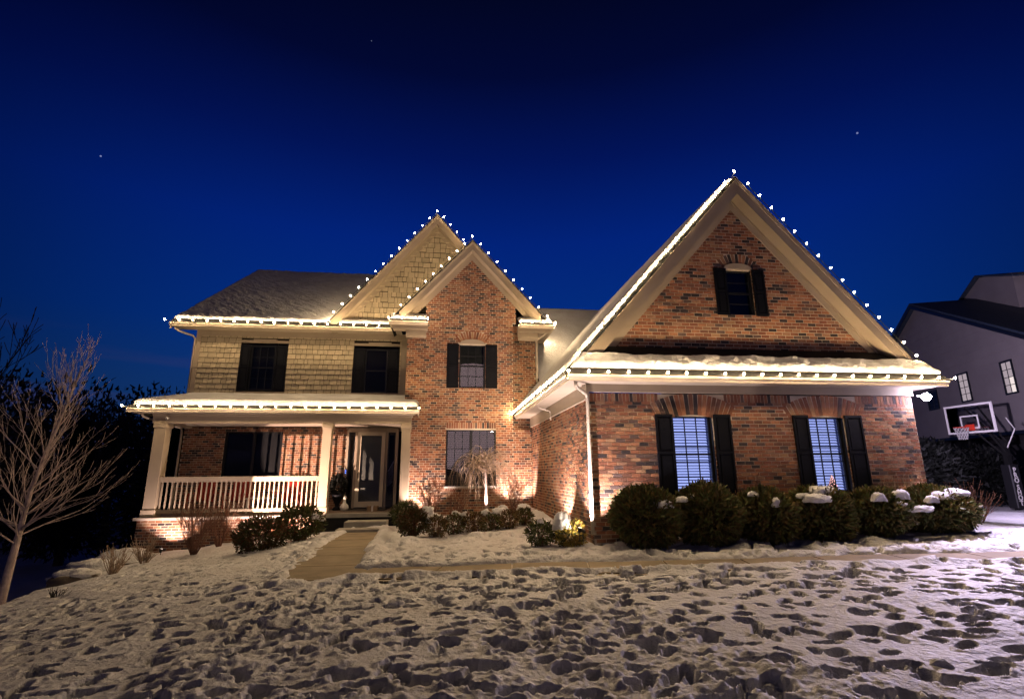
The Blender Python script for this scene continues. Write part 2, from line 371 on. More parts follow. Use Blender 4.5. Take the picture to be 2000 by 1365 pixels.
# walkways: base strip and concrete slabs
def walkway(name, pl, hw, step):
    pts = []
    for (ax, ay), (bx, by) in zip(pl[:-1], pl[1:]):
        n = max(1, int(math.hypot(bx-ax, by-ay)/.2))
        for i in range(n): pts.append((ax+(bx-ax)*i/n, ay+(by-ay)*i/n))
    pts.append(pl[-1]); P = np.array(pts); T = np.gradient(P, axis=0); T /= np.linalg.norm(T, axis=1)[:, None]; N = np.stack([-T[:,1], T[:,0]], 1)
    mb = MB()
    def row(i, w, dz):
        a = P[i]-N[i]*w; b = P[i]+N[i]*w; z = float(base_h(P[i][0], P[i][1]))
        return (a[0], a[1], z+dz), (b[0], b[1], z+dz)
    for i in range(len(P)-1):
        a, b = row(i, hw+.1, -.03); c, d = row(i+1, hw+.1, -.03)
        mb.add([a, b, d, c], [(0,1,2,3)])
    base = part(name, mb, M['mortar']); base['kind'] = 'structure'
    s = np.concatenate([[0], np.cumsum(np.linalg.norm(np.diff(P, axis=0), axis=1))])
    k0 = 0.0
    while k0 < s[-1]-.3:
        k1 = min(k0+step, s[-1]); mb = MB(); ts = np.linspace(k0+.014, k1-.014, 5); up = []
        for t in ts:
            p = np.array([np.interp(t, s, P[:,0]), np.interp(t, s, P[:,1])]); n = np.array([np.interp(t, s, N[:,0]), np.interp(t, s, N[:,1])]); n /= np.linalg.norm(n)
            z = float(base_h(p[0], p[1])) - .012
            up.append(((p[0]-n[0]*hw, p[1]-n[1]*hw, z), (p[0]+n[0]*hw, p[1]+n[1]*hw, z)))
        vs = []; fs = []
        for a, b in up: vs += [a, b, (a[0],a[1],a[2]-.05), (b[0],b[1],b[2]-.05)]
        for i in range(4):
            o = i*4; fs += [(o,o+1,o+5,o+4), (o,o+4,o+6,o+2), (o+1,o+3,o+7,o+5)]
        fs += [(0,2,3,1), (16,17,19,18)]
        mb.add(vs, fs); part('paving_slab', mb, M['concrete'], base); k0 = k1
walkway('front_walkway', [(-1.29,9.47)]+WALK[2:], .62, 1.25)
walkway('door_path', [(-1.98,9.0)]+PATH[1:], .70, 1.3)

# ------------------------------------------------------------------ house
house = thing('brick_house', 'two storey red brick house with beige shake siding, covered porch and snowy roofs', 'house', (0, 17.8, 0))
pt = lambda n, mb, m, **k: part(n, mb, m, house, **k)

BH, BL, BG = .079, .2032, .013     # course height, brick pitch, joint
ALL = []   # (kind, wall, centre, ulen, zlen, U, N, material)
def brick_wall(name, O, U, N, f, z0, z1, openings=(), skip=None, depth=.16, soldier=None, seed=0, arches=()):
    O = Vector(O); U = Vector(U); N = Vector(N); rd = random.Random(seed); mb = MB()
    rows = int(round((z1-z0)/BH))
    def cut(a, b, zc, ops):
        iv = [(a, b)]
        for (ou0, ou1, oz0, oz1) in ops:
            if oz0 < zc < oz1:
                nv = []
                for p, q in iv:
                    if ou0 <= p and ou1 >= q: continue
                    if ou0 > p and ou0 < q: nv.append((p, ou0))
                    if ou1 < q and ou1 > p: nv.append((ou1, q))
                    if ou1 <= p or ou0 >= q: nv.append((p, q))
                iv = nv
        return iv
    bricks = []
    for i in range(rows):
        za = z0+i*BH; zc = za+BH/2; a, b = f(zc)
        if b-a < .05: continue
        for p, q in cut(a, b, zc, openings):
            P0 = O+U*p+Vector((0,0,za)); mb.hexa([P0, O+U*q+Vector((0,0,za)), O+U*q+Vector((0,0,za+BH)), O+U*p+Vector((0,0,za+BH))], -N*depth)
        ops2 = list(openings) + list(skip or [])
        for p, q in cut(a, b, zc, ops2):
            off = (BL/2 if i % 2 else 0) + (.03 if i % 5 == 3 else 0)
            k = math.floor((p-off)/BL); x = off+k*BL
            while x < q-.02:
                u0 = max(x+BG/2, p); u1 = min(x+BL-BG/2, q)
                for (ac, az0, ar, aa) in arches:
                    um = (u0+u1)/2
                    if math.hypot(um-ac, zc-az0) < ar and abs(math.atan2(um-ac, zc-az0)) < aa-.015: u1 = u0
                if u1-u0 > .035: bricks.append(((u0+u1)/2, zc, u1-u0, BH-BG, 0))
                x += BL
    if soldier:
        for (u0, u1, zs0, zs1) in soldier:
            n = max(1, int((u1-u0)/BH)); w = (u1-u0)/n
            for j in range(n):
                um = u0+(j+.5)*w; zm_ = (zs0+zs1)/2
                if any(math.hypot(um-ac, zm_-az0) < ar+.05 and abs(math.atan2(um-ac, zm_-az0)) < aa+.06 for ac, az0, ar, aa in arches): continue
                bricks.append((um, zm_, w-BG, zs1-zs0-.012, 0))
    w = pt(name, mb, M['mortar'])
    for (uc, zc, l, h, rot) in bricks:
        ALL.append((w, O+U*uc+Vector((0,0,zc)), l, h, U, N, rd.choices(range(8), BWT)[0], rot))
    return w
def fan(w, O, U, N, c, zr, r0, r1, a0, a1, n, seed=1):      # radiating arch bricks, c = (u,z) centre
    rd = random.Random(seed); O = Vector(O); U = Vector(U); N = Vector(N)
    for j in range(n):
        a = a0+(a1-a0)*(j+.5)/n; rc = (r0+r1)/2; wd = rc*abs(a1-a0)/n - .012
        ALL.append((w, O+U*(c[0]+rc*math.sin(a))+Vector((0,0,c[1]+rc*math.cos(a))), wd, r1-r0, U, N, rd.choices(range(8), BWT)[0], a))

FX = (1,0,0); FN = (0,-1,0)
# windows and shutters -------------------------------------------------------------
def pane_set(frame, x0, x1, z0, z1, Y, cols, rows, bar=.016):
    w = (x1-x0)/cols; h = (z1-z0)/rows
    mb = MB(); mb.box(-w/2+bar*.4, w/2-bar*.4, -.002, .002, -h/2+bar*.4, h/2-bar*.4); me = mb.mesh('pane', M['glass'])
    for i in range(cols):
        for j in range(rows):
            o = link('pane', me, frame); o.location = (x0+(i+.5)*w, Y, z0+(j+.5)*h)
def window(x0, x1, z0, z1, Y, cols, rows, rec=.09, fr=.05, back=None, slats=0, slatmat=None, meet=True, casing=None, double=False, slat_tilt=.35, label=None):
    # Y = wall face; frame sits rec behind it
    mb = MB(); y0 = Y+rec; y1 = y0+.06
    mb.box(x0, x0+fr, y0, y1, z0, z1); mb.box(x1-fr, x1, y0, y1, z0, z1); mb.box(x0+fr, x1-fr, y0, y1, z1-fr, z1); mb.box(x0+fr, x1-fr, y0, y1, z0, z0+fr)
    subs = [(x0+fr, x1-fr)]
    if double:
        xm = (x0+x1)/2; mb.box(xm-.045, xm+.045, y0, y1, z0+fr, z1-fr); subs = [(x0+fr, xm-.045), (xm+.045, x1-fr)]
    zm = (z0+z1)/2
    for a, b in subs:
        if meet: mb.box(a, b, y0+.012, y1-.004, zm-.022, zm+.022)
        for i in range(1, cols): xx = a+(b-a)*i/cols; mb.box(xx-.010, xx+.010, y0+.02, y0+.040, z0+fr, z1-fr)
        for j in range(1, rows):
            zz = z0+fr+(z1-z0-2*fr)*j/rows
            if not (meet and abs(zz-zm) < .03):
                mb.box(a, b, y0+.0215, y0+.0385, zz-.010, zz+.010)
    if rec >= .05: mb.box(x0+.001, x0+.014, Y+.006, y0-.001, z0, z1); mb.box(x1-.014, x1-.001, Y+.006, y0-.001, z0, z1)
    w = pt('window', mb, M['frame'], label=label)
    for a, b in subs: pane_set(w, a, b, z0+fr, z1-fr, y0+.045, cols, rows)
    bk = MB(); bk.box(x0-.02, x1+.02, y1+.16, y1+.18, z0-.02, z1+.02); bk.box(x0-.05, x0-.021, y1+.002, y1+.159, z0, z1); bk.box(x1+.021, x1+.05, y1+.002, y1+.159, z0, z1)
    part('room_backing', bk, back or M['room'], w)
    if slats:
        sm = MB(); hh = (z1-z0-2*fr)/slats
        for a, b in subs:
            t = slat_tilt; d = .024
            s = MB(); s.hexa([(-(b-a)/2+.008, -d*math.cos(t), -d*math.sin(t)), ((b-a)/2-.008, -d*math.cos(t), -d*math.sin(t)), ((b-a)/2-.008, d*math.cos(t), d*math.sin(t)), (-(b-a)/2+.008, d*math.cos(t), d*math.sin(t))], (0, 0, .003))
            me = s.mesh('blind_slat', slatmat or M['blind'])
            for j in range(slats):
                o = link('blind_slat', me, w); o.location = ((a+b)/2, y1+.05, z0+fr+hh*(j+.5))
    return w
def shutter(x0, x1, z0, z1, Y):
    mb = MB(); t = .035; y0 = Y-t; e = .045
    mb.box(x0, x0+e, y0, Y, z0, z1); mb.box(x1-e, x1, y0, Y, z0, z1)
    zm = z0+(z1-z0)*.52
    for a, b in ((z0, z0+e*1.5), (zm-e*.6, zm+e*.6), (z1-e*1.2, z1)): mb.box(x0+e, x1-e, y0, Y, a, b)
    for a, b in ((z0+e*1.5, zm-e*.6), (zm+e*.6, z1-e*1.2)):
        mb.box(x0+e, x1-e, Y-.012, Y, a, b); mb.box(x0+e+.03, x1-e-.03, Y-.026, Y-.0121, a+.035, b-.035)
    return pt('shutter', mb, M['black'])
M['blindglow'] = mat('glowing_blind', (.55,.56,.62), .7)
_b = M['blindglow'].node_tree; _p = _b.nodes['Principled BSDF']; _p.inputs['Emission Color'].default_value = (.38,.47,1.0,1); _p.inputs['Emission Strength'].default_value = .95  # slats glow themselves, in place of light from the room behind

# --- garage wing, front wall Y=10.5, X 3.01..10.68, centre ridge 6.78
GA = 6.845
g_open = [(4.84,5.74,1.0,2.66), (8.0,8.86,1.0,2.66)]
soldiers = [(3.03,10.67,2.92,3.12)]
wall_gf = brick_wall('garage_front_wall', (0,10.5,0), FX, FN, lambda z: (3.01,10.68), .1, 3.12, g_open,
    skip=[(3,11,2.91,3.2)], arches=[(5.29,1.1,2.02,.53),(8.43,1.1,2.02,.53)], soldier=soldiers, seed=11)
for cx in (5.29, 8.43):
    fan(wall_gf, (0,10.5,0), FX, FN, (cx, 1.1), 0, 1.56, 2.02, -.53, .53, 19, seed=int(cx))
for (a, b) in ((4.84,5.74), (8.0,8.86)):
    window(a, b, 1.0, 2.66, 10.5, 3, 5, rec=.10, back=M['litroom'], slats=26, slatmat=M['blindglow'], slat_tilt=.9)
    cs_ = MB(); cs_.box(a-.05, b+.05, 10.44, 10.6, .935, .998); pt('window_sill', cs_, M['stonecap'], bevel=.005)
for a, b in ((4.44,4.83), (5.76,6.15), (7.62,7.99), (8.88,9.30)): shutter(a, b, .98, 2.67, 10.49)
# upper gable
GS_ = 1.16
def gab(z, cx, az_, s, inset=0): h = (az_-z)/s-inset; return (cx-h, cx+h)
wall_gg = brick_wall('garage_gable_wall', (0,10.62,0), FX, FN, lambda z: gab(z, 6.83, 8.10, 1.16), 3.9, 8.05, [(6.50,7.14,4.98,6.13)],
    arches=[(6.82,5.62,.90,.62)], seed=12)
fan(wall_gg, (0,10.62,0), FX, FN, (6.82, 5.62), 0, .62, .90, -.62, .62, 11, seed=5)
fm = MB(); n_ = 12; pts_ = [(6.82+.40*math.sin(-.92+1.84*i/n_)*1.02, 10.60, 6.135+ .155*(math.cos((-.92+1.84*i/n_)*1.7)+.0)) for i in range(n_+1)]
fm.poly([(6.82-.36, 10.60, 6.135)] + [(6.82+.36*math.sin((-1+2*i/n_)*1.5), 10.60, 6.14+.14*math.cos((-1+2*i/n_)*1.5)) for i in range(1, n_)] + [(6.82+.36, 10.60, 6.135)], (0, .1, 0))
pt('arch_infill', fm, M['trim'])
window(6.50, 7.14, 4.98, 6.13, 10.62, 1, 4, rec=.06, label='small black window under white arched head high in the garage gable')
shutter(6.19, 6.49, 4.98, 6.13, 10.61); shutter(7.15, 7.45, 4.98, 6.13, 10.61)
# side wall facing left, X=3.01, Y 10.5..17.8
wall_gs = brick_wall('garage_side_wall', (3.01,0,0), (0,1,0), (-1,0,0), lambda z: (10.51,17.79), .0, 3.0, seed=13)
# far walls of the wing (simple solid, siding coloured)
mb = MB(); mb.box(10.50, 10.68, 10.7, 21.9, .1, 3.2); mb.box(3.2, 10.5, 21.7, 21.9, .1, 3.2); pt('garage_rear_wall', mb, M['shakeback'])
# garage gutters, frieze, soffit
mb = MB()
mb.box(3.0, 10.70, 10.44, 10.49, 3.125, 3.33)                       # frieze front
mb.box(2.95, 3.008, 10.44, 17.79, 2.98, 3.33)                      # frieze side
pt('frieze_board', mb, M['trim'], bevel=.006)
mb = MB(); mb.box(2.50, 11.08, 10.02, 10.438, 3.30, 3.318); mb.box(2.50, 2.948, 10.44, 17.79, 3.30, 3.318); mb.box(10.72, 11.08, 10.44, 21.8, 3.30, 3.318); pt('soffit', mb, M['soffit'])
def gutter(p0, p1, out, drop=.12, wid=.11, name='gutter'):
    p0 = Vector(p0)-Vector((0,0,.05)); p1 = Vector(p1)-Vector((0,0,.05)); out = Vector(out); Z = Vector((0,0,1)); mb = MB()
    prof = [(0,0), (0,-drop), (wid*.45,-drop), (wid*.62,-drop*.62), (wid*.95,-drop*.35), (wid,0), (wid-.008,0), (wid-.02,-drop*.3), (wid*.55,-drop*.6),(wid*.42,-drop+.01),(.01,-drop+.01),(.01,0)]
    pr = [out*a+Z*b for a, b in prof]; d = p1-p0
    mb.poly([p0+q for q in pr], d); return pt(name, mb, M['gutter'])
gutter((2.46,9.98,3.44), (11.10,9.98,3.44), (0,-1,0))
gutter((2.50,9.98,3.44), (2.50,17.76,3.44), (-1,0,0))
mb = MB(); mb.box(2.505, 11.09, 9.983, 10.018, 3.30, 3.46); mb.box(2.505, 2.53, 10.02, 17.79, 3.3185, 3.46); mb.box(11.06, 11.09, 10.02, 21.8, 3.3185, 3.46); pt('fascia_board', mb, M['trim'])
# roofs ----------------------------------------------------------------------------
def slab(mb, q, t=.10): mb.hexa(q, (0,0,-t))
# garage: left slope eave X=2.46 z3.47 -> ridge X=6.80 z8.38, from Y=10.25 back to 22
RZ, RX = 8.40, 6.80
mb = MB()
slab(mb, [(2.46,10.27,3.50),(RX,10.27,RZ),(RX,22.2,RZ),(2.46,22.2,3.50)], .09)
slab(mb, [(RX+.001,10.27,RZ),(11.12,10.27,3.50),(11.12,22.2,3.50),(RX+.001,22.2,RZ)], .09)
slab(mb, [(2.46,9.96,3.48),(11.12,9.96,3.48),(10.62,10.61,4.10),(2.96,10.61,4.10)], .06)
pt('garage_roof', mb, M['roof'])
# rake boards
def rake(x0, z0, x1, z1, Y, w=.26, t=.04, wallY=None, dz=-.095, name='rake_board'):
    mb = MB(); L = math.hypot(x1-x0, z1-z0); s = (z1-z0)/(x1-x0); vd = w*math.sqrt(1+s*s)
    mb.hexa([(x0,Y,z0+dz),(x1,Y,z1+dz),(x1,Y,z1+dz-vd),(x0,Y,z0+dz-vd)], (0,t,0))
    mb.hexa([(x0,Y-.025,z0+dz+.0),(x1,Y-.025,z1+dz+.0),(x1,Y-.025,z1+dz-vd*.28),(x0,Y-.025,z0+dz-vd*.28)], (0,.0245,0))
    if wallY:
        v2 = vd*.92
        mb.hexa([(x0,Y+t,z0+dz-v2),(x1,Y+t,z1+dz-v2),(x1,Y+t,z1+dz-v2-.018),(x0,Y+t,z0+dz-v2-.018)], (0,wallY-.03-Y-t,0))
        mb.hexa([(x0,wallY-.03,z0+dz-v2*.7),(x1,wallY-.03,z1+dz-v2*.7),(x1,wallY-.03,z1+dz-v2-.30*math.sqrt(1+s*s)*.62),(x0,wallY-.03,z0+dz-v2-.30*math.sqrt(1+s*s)*.62)], (0,.028,0))
        mb.hexa([(x0,wallY-.055,z0+dz-v2-.018),(x1,wallY-.055,z1+dz-v2-.018),(x1,wallY-.055,z1+dz-v2-.075),(x0,wallY-.055,z0+dz-v2-.075)], (0,.0245,0))
    return pt(name, mb, M['trim'])
rake(2.90, 3.99, RX-.001, RZ, 10.25, wallY=10.62)
rake(RX+.001, RZ, 10.68, 3.99, 10.25, wallY=10.62)
# flashing strip above the pent roof (dark shingles showing)
mb = MB(); mb.hexa([(3.05,10.30,3.93),(10.55,10.30,3.93),(10.50,10.60,4.17),(3.1,10.60,4.17)], (0,0,-.04)); pt('pent_roof_shingles', mb, M['roof'])

# --- link roof between main house and garage
mb = MB(); slab(mb, [(3.28,17.55,4.42),(7.2,17.55,4.42),(7.2,22.1,8.72),(3.28,22.1,8.72)], .1); slab(mb, [(3.28,22.1,8.72),(7.2,22.1,8.72),(7.2,27,5),(3.28,27,5)], .1); pt('link_roof', mb, M['roof'])
mb = MB(); mb.hexa([(3.25,17.53,4.40),(3.25,22.1,8.70),(3.25,22.1,8.45),(3.25,17.53,4.16)], (.028,0,0)); mb.box(3.25, 4.4, 17.50, 17.53, 4.20, 4.42); pt('link_fascia', mb, M['trim'])

# --- brick entry block
e_open = [(.05,1.76,1.0,2.93), (.45,1.37,4.36,5.93)]
wall_e = brick_wall('entry_brick_wall', (0,17.8,0), FX, FN, lambda z: (-1.38,2.36), -.1, 6.76, e_open,
    skip=[(.05,1.76,2.93,3.16),(.05,1.76,.89,1.0),(.45,1.37,4.25,4.36)], soldier=[(.05,1.76,2.94,3.15),(.05,1.76,.90,.995),(.45,1.37,4.26,4.355)], arches=[(.91,5.38,1.03,.66)], seed=21)
fan(wall_e, (0,17.8,0), FX, FN, (.91, 5.38), 0, .73, 1.03, -.66, .66, 13, seed=8)
wall_e2 = brick_wall('entry_recess_wall', (0,18.0,0), FX, FN, lambda z: (2.37,3.22), 2.9, 6.76, seed=22)
wall_e3 = brick_wall('entry_lower_right_wall', (0,17.81,0), FX, FN, lambda z: (2.361,3.0), -.1, 2.9, seed=24)
wall_eg = brick_wall('entry_gable_wall', (0,17.79,0), FX, FN, lambda z: (max(-.76, gab(z,.86,9.36,1.105)[0]), min(2.49, gab(z,.86,9.36,1.105)[1])), 6.76, 9.35, seed=23)
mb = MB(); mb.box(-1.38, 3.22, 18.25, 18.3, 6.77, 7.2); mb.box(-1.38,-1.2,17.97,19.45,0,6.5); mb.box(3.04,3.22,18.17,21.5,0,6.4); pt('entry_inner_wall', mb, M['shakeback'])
mb = MB(); n_ = 12
mb.poly([(.91-.45, 17.78, 5.935)] + [(.91+.45*math.sin((-1+2*i/n_)*1.5), 17.78, 5.94+.17*math.cos((-1+2*i/n_)*1.5)) for i in range(1, n_)] + [(.91+.45, 17.78, 5.935)], (0, .1, 0)); pt('arch_infill', mb, M['trim'])
window(.45, 1.37, 4.36, 5.93, 17.8, 3, 4, rec=.07, back=M['curtain'])
shutter(.02, .435, 4.34, 5.92, 17.79); shutter(1.385, 1.80, 4.34, 5.92, 17.79)
window(.05, 1.76, 1.0, 2.92, 17.8, 3, 3, rec=.07, slats=25, slat_tilt=.6, double=True, meet=False)
mb = MB(); mb.box(.0, 1.82, 17.72, 17.86, .955, .998); pt('window_sill', mb, M['stonecap'])
mb = MB(); mb.box(.02,1.78,17.715,17.84,1.0,1.028); pt('sill_snow', mb, M['snow'], bevel=.01)

# entry gable roof + rakes
EZ, EX = 9.80, .86
mb = MB(); slab(mb, [(-2.0,17.40,6.64),(EX,17.40,EZ),(EX,23,EZ),(-2.0,23,6.64)], .09); slab(mb, [(EX+.001,17.40,EZ),(3.72,17.40,6.64),(3.72,23,6.64),(EX+.001,23,EZ)], .09); pt('entry_roof', mb, M['roof'])
rake(-1.66, 7.015, EX-.001, EZ, 17.38, w=.22, wallY=17.79)
rake(EX+.001, EZ, 3.34, 7.06, 17.38, w=.22, wallY=17.79)
# cornice returns
for x0, x1 in ((-1.96,-.68), (2.53,3.76)):
    mb = MB(); mb.box(x0, x1, 17.32, 17.77, 6.44, 6.60); mb.box(x0+.1 if x0 < 0 else x0, x1 if x0 < 0 else x1-.1, 17.40, 17.77, 6.33, 6.44)
    mb.box(-1.42 if x0 < 0 else x0+.02, x1-.05 if x0 < 0 else 3.26, 17.52, 17.785, 6.10, 6.33)
    pt('cornice_return', mb, M['trim'], bevel=.01)
    gutter((x0-.02,17.32,6.61), (x1+.02,17.32,6.61), (0,-1,0), name='return_gutter')
    mb = MB(); mb.hexa([(x0,17.30,6.62),(x1,17.30,6.62),(x1,17.78,6.92),(x0,17.78,6.92)], (0,0,-.05)); pt('return_roof', mb, M['roof'])
gutter((3.76,17.32,6.61), (3.76,20.5,6.61), (1,0,0), name='side_gutter')
mb = MB(); mb.box(3.24, 3.755, 17.79, 20.5, 6.45, 6.60); mb.box(3.225,3.26,17.99,20.5,6.1,6.44); pt('side_soffit', mb, M['soffit'])

# --- main upper wall with shakes, Y=19.5
def shake_wall(name, Yw, f, z0, z1, openings, seed, expo=.19, stag=0):
    rd = random.Random(seed); mb = MB(); out = []
    rows = int((z1-z0)/expo)
    for i in range(rows):
        za = z0+i*expo; a, b = f(za+expo*.5)
        if b-a < .1: continue
        iv = [(a, b)]
        for (x0, x1, q0, q1) in openings:
            if q0 < za+expo*.5 < q1:
                nv = []
                for p, q in iv:
                    if x0 > p: nv.append((p, min(x0, q)))
                    if x1 < q: nv.append((max(x1, p), q))
                iv = [t for t in nv if t[1]-t[0] > .02]
        for p, q in iv:
            mb.box(p, q, Yw, Yw+.12, za, za+expo)
            x = p
            while x < q-.01:
                w = rd.uniform(.11, .30); x2 = min(x+w, q)
                if q-x2 < .07: x2 = q
                out.append(((x+x2)/2, za, x2-x-.016, rd.uniform(-1, 1)*stag, rd.choice(range(4)), rd.uniform(0,.006))); x = x2
    w = pt(name, mb, M['shakeback']); return w, Yw, out, expo
sh_open = [(-7.52,-5.86,4.30,6.30), (-3.48,-1.78,4.30,6.30)]
SHW = shake_wall('upper_siding_wall', 19.5, lambda z: (-8.93,-1.40), 3.70, 6.62, sh_open, 31)
SHG = shake_wall('shake_gable_wall', 19.35, lambda z: (gab(z,-.48,11.42,1.18)[0], min(gab(z,-.48,11.42,1.18)[1], 2.5)), 6.80, 11.3, [], 32, expo=.215, stag=.022)
def make_shake(w, Yw, s, expo, parent_mesh=None):
    xc, za, l, dz, mi, pr = s
    return [(xc-l/2, Yw-.036-pr, za+dz+.018), (xc+l/2, Yw-.036-pr, za+dz+.018), (xc+l/2, Yw-.006, za+expo+.01), (xc-l/2, Yw-.006, za+expo+.01)]
cnt = 0
for (w, Yw, lst, expo) in (SHW, SHG):
    mbs = MB()
    for s in lst:
        q = make_shake(w, Yw, s, expo)
        if w.name.startswith('upper') and cnt < 300 and s[1] > 3.95:
            m_ = MB(); c = Vector((s[0], Yw, s[1])); m_.hexa([Vector(p)-c for p in q], (0,.016,0)); o = link('shake', m_.mesh('shake', M['shake'][s[4]]), w); o.location = c; cnt += 1
        else: mbs.hexa(q, (0,.016,0), s[4])
    if mbs.n: o = part('shakes', mbs, M['shake'], w); o['kind'] = 'stuff'
mb = MB(); mb.box(-9.09, -8.93, 19.46, 19.64, 3.5, 6.62); mb.box(-9.09, -1.38, 19.455, 19.50, 6.44, 6.66)
mb.box(-7.54, -5.84, 19.475, 19.51, 6.20, 6.30); mb.box(-7.10,-6.28,19.45,19.51,6.302,6.34); mb.box(-3.50,-1.62,19.475,19.51,6.18,6.28); mb.box(-2.95,-2.1,19.45,19.51,6.282,6.32)
mb.box(-7.54,-5.84,19.475,19.51,4.28,4.38); mb.box(-3.50,-1.62,19.475,19.51,4.28,4.38); mb.box(-1.72,-1.39,19.46,19.50,3.8,6.43)
pt('corner_board', mb, M['trim'])
window(-7.16, -6.29, 4.44, 6.12, 19.5, 3, 4, rec=.03, back=M['curtain']); shutter(-7.51, -7.17, 4.42, 6.12, 19.49); shutter(-6.28, -5.87, 4.42, 6.12, 19.49)
window(-3.06, -2.22, 4.40, 6.08, 19.5, 1, 2, rec=.03); shutter(-3.46, -3.07, 4.40, 6.08, 19.49); shutter(-2.21, -1.80, 4.40, 6.08, 19.49)
# side & rear solids
mb = MB(); mb.box(-9.09, -8.94, 19.66, 30, -1.5, 6.6); mb.box(-9.09, 3.2, 29.8, 30, -1.5, 6.6); pt('rear_wall', mb, M['shakeback'])
mb = MB(); mb.add([(-9.09,19.6,6.6),(-9.09,30,6.6),(-9.09,26,11.2)], [(0,1,2)]); pt('side_gable', mb, M['trim'])
# main roof
mb = MB(); slab(mb, [(-9.78,18.98,6.86),(2.6,18.98,6.86),(2.6,26,11.52),(-9.78,26,11.52)], .12); slab(mb, [(-9.78,26,11.52),(2.6,26,11.52),(2.6,33,6.86),(-9.78,33,6.86)], .12); pt('main_roof', mb, M['roof'])
mb = MB(); mb.box(-9.76, -2.0, 18.99, 19.02, 6.62, 6.74); mb.hexa([(-9.80,18.98,6.73),(-9.80,26,11.39),(-9.80,26,11.20),(-9.80,18.98,6.54)], (.03,0,0)); pt('fascia_board', mb, M['trim'])
mb = MB(); mb.box(-9.76, -1.7, 19.03, 19.50, 6.64, 6.66); pt('soffit', mb, M['soffit'])
gutter((-9.80,18.99,6.80), (-1.98,18.99,6.80), (0,-1,0))
# shingle gable roof
mb = MB(); SX, SZ = -.48, 11.62
slab(mb, [(-4.45,19.02,6.93),(SX,19.02,SZ),(SX,27,SZ),(-4.45,27,6.93)], .09); slab(mb, [(SX+.001,19.02,SZ),(3.0,19.02,7.51),(3.0,25,7.51),(SX+.001,27,SZ)], .09); pt('shake_gable_roof', mb, M['roof'])
rake(-4.30, 7.115, SX-.001, SZ, 19.0, w=.26, wallY=19.35)
rake(SX+.001, SZ, 2.2, 8.46, 19.0, w=.26, wallY=19.35)

# --- porch
wall_pb = brick_wall('porch_back_wall', (0,19.5,0), FX, FN, lambda z: (-9.08,-3.52), .26, 3.10, [(-7.70,-5.75,1.38,2.98)], seed=41)
wall_pbase = brick_wall('porch_base_wall', (0,17.30,0), FX, FN, lambda z: (-9.02,-3.9), -1.35, .15, seed=42)
mb = MB(); mb.box(-9.02,-8.85,17.47,19.6,-1.5,.14); pt('porch_base_side', mb, M['mortar'])
mb = MB(); mb.box(-9.10, -3.88, 17.20, 17.46, .155, .235); pt('ledge_cap', mb, M['stonecap'], bevel=.01)
mb = MB(); mb.box(-9.02,-1.38,17.47,19.45,.16,.245); pt('porch_floor', mb, M['deckfloor'])
mb = MB(); mb.box(-3.86,-1.42,17.22,17.465,.14,.26); mb.box(-3.86,-1.42,17.32,17.465,-.5,.139, 1); pt('porch_slab_edge', mb, [M['concrete2'], M['roof']])
window(-7.70, -5.75, 1.38, 2.98, 19.5, 1, 1, rec=.05, fr=.06, double=True, meet=False, label='wide dark window on the porch back wall')
# beam, ceiling, columns
mb = MB(); mb.box(-9.02, -1.10, 17.30, 17.52, 3.04, 3.27); mb.box(-9.04,-1.08,17.27,17.55,3.271,3.33); mb.box(-9.02,-8.80,17.53,19.45,3.04,3.27); pt('porch_beam', mb, M['trim'], bevel=.006)
mb = MB(); mb.box(-9.4, -1.0, 17.10, 17.265, 3.33, 3.345); mb.box(-8.79,-1.10,17.56,19.48,3.12,3.14); pt('porch_ceiling', mb, M['soffit'])
for x0, x1 in ((-8.93,-8.59), (-3.90,-3.62), (-1.40,-1.12)):
    mb = MB(); mb.box(x0, x1, 17.30, 17.30+(x1-x0), .24, 3.04); mb.box(x0-.03, x1+.03, 17.27, 17.33+(x1-x0), .245, .45); mb.box(x0-.03, x1+.03, 17.27, 17.33+(x1-x0), 2.90, 3.038)
    pt('porch_column', mb, M['trim'], bevel=.008)
mb = MB(); mb.box(-8.58,-3.91,17.34,17.48,1.32,1.41); mb.box(-8.58,-3.91,17.37,17.45,1.25,1.319); mb.box(-8.58,-3.91,17.36,17.46,.34,.44)
rail = pt('railing', mb, M['trim'], bevel=.006)
mb = MB(); mb.box(-.019,.019,-.019,.019,-.403,.403); bme = mb.mesh('baluster', M['trim'])
nb = 33
for i in range(nb):
    o = link('baluster', bme, rail); o.location = (-8.58+4.67*(i+.5)/nb, 17.41, .845)
# porch roof
mb = MB(); slab(mb, [(-9.62,17.03,3.56),(-.86,17.03,3.56),(-.86,19.48,4.14),(-9.05,19.48,4.14)], .08); pt('porch_roof', mb, M['roof'])
mb = MB(); mb.box(-9.60,-.88,17.05,17.08,3.345,3.50); mb.box(-9.60,-9.57,17.08,19.4,3.345,3.50); mb.box(-.91,-.88,17.08,17.78,3.345,3.5); pt('fascia_board', mb, M['trim'])
gutter((-9.64,17.05,3.52), (-.84,17.05,3.52), (0,-1,0))
# steps
for k_, (x0, x1, y0, y1, z0, z1) in enumerate(((-2.92,-1.68,16.55,17.2,-.35,.07), (-3.05,-1.70,15.98,16.54,-.35,-.09))):
    mb = MB(); mb.box(x0, x1, y0, y1, z0, z1); pt('door_step', mb, M['concrete2'], bevel=.015)
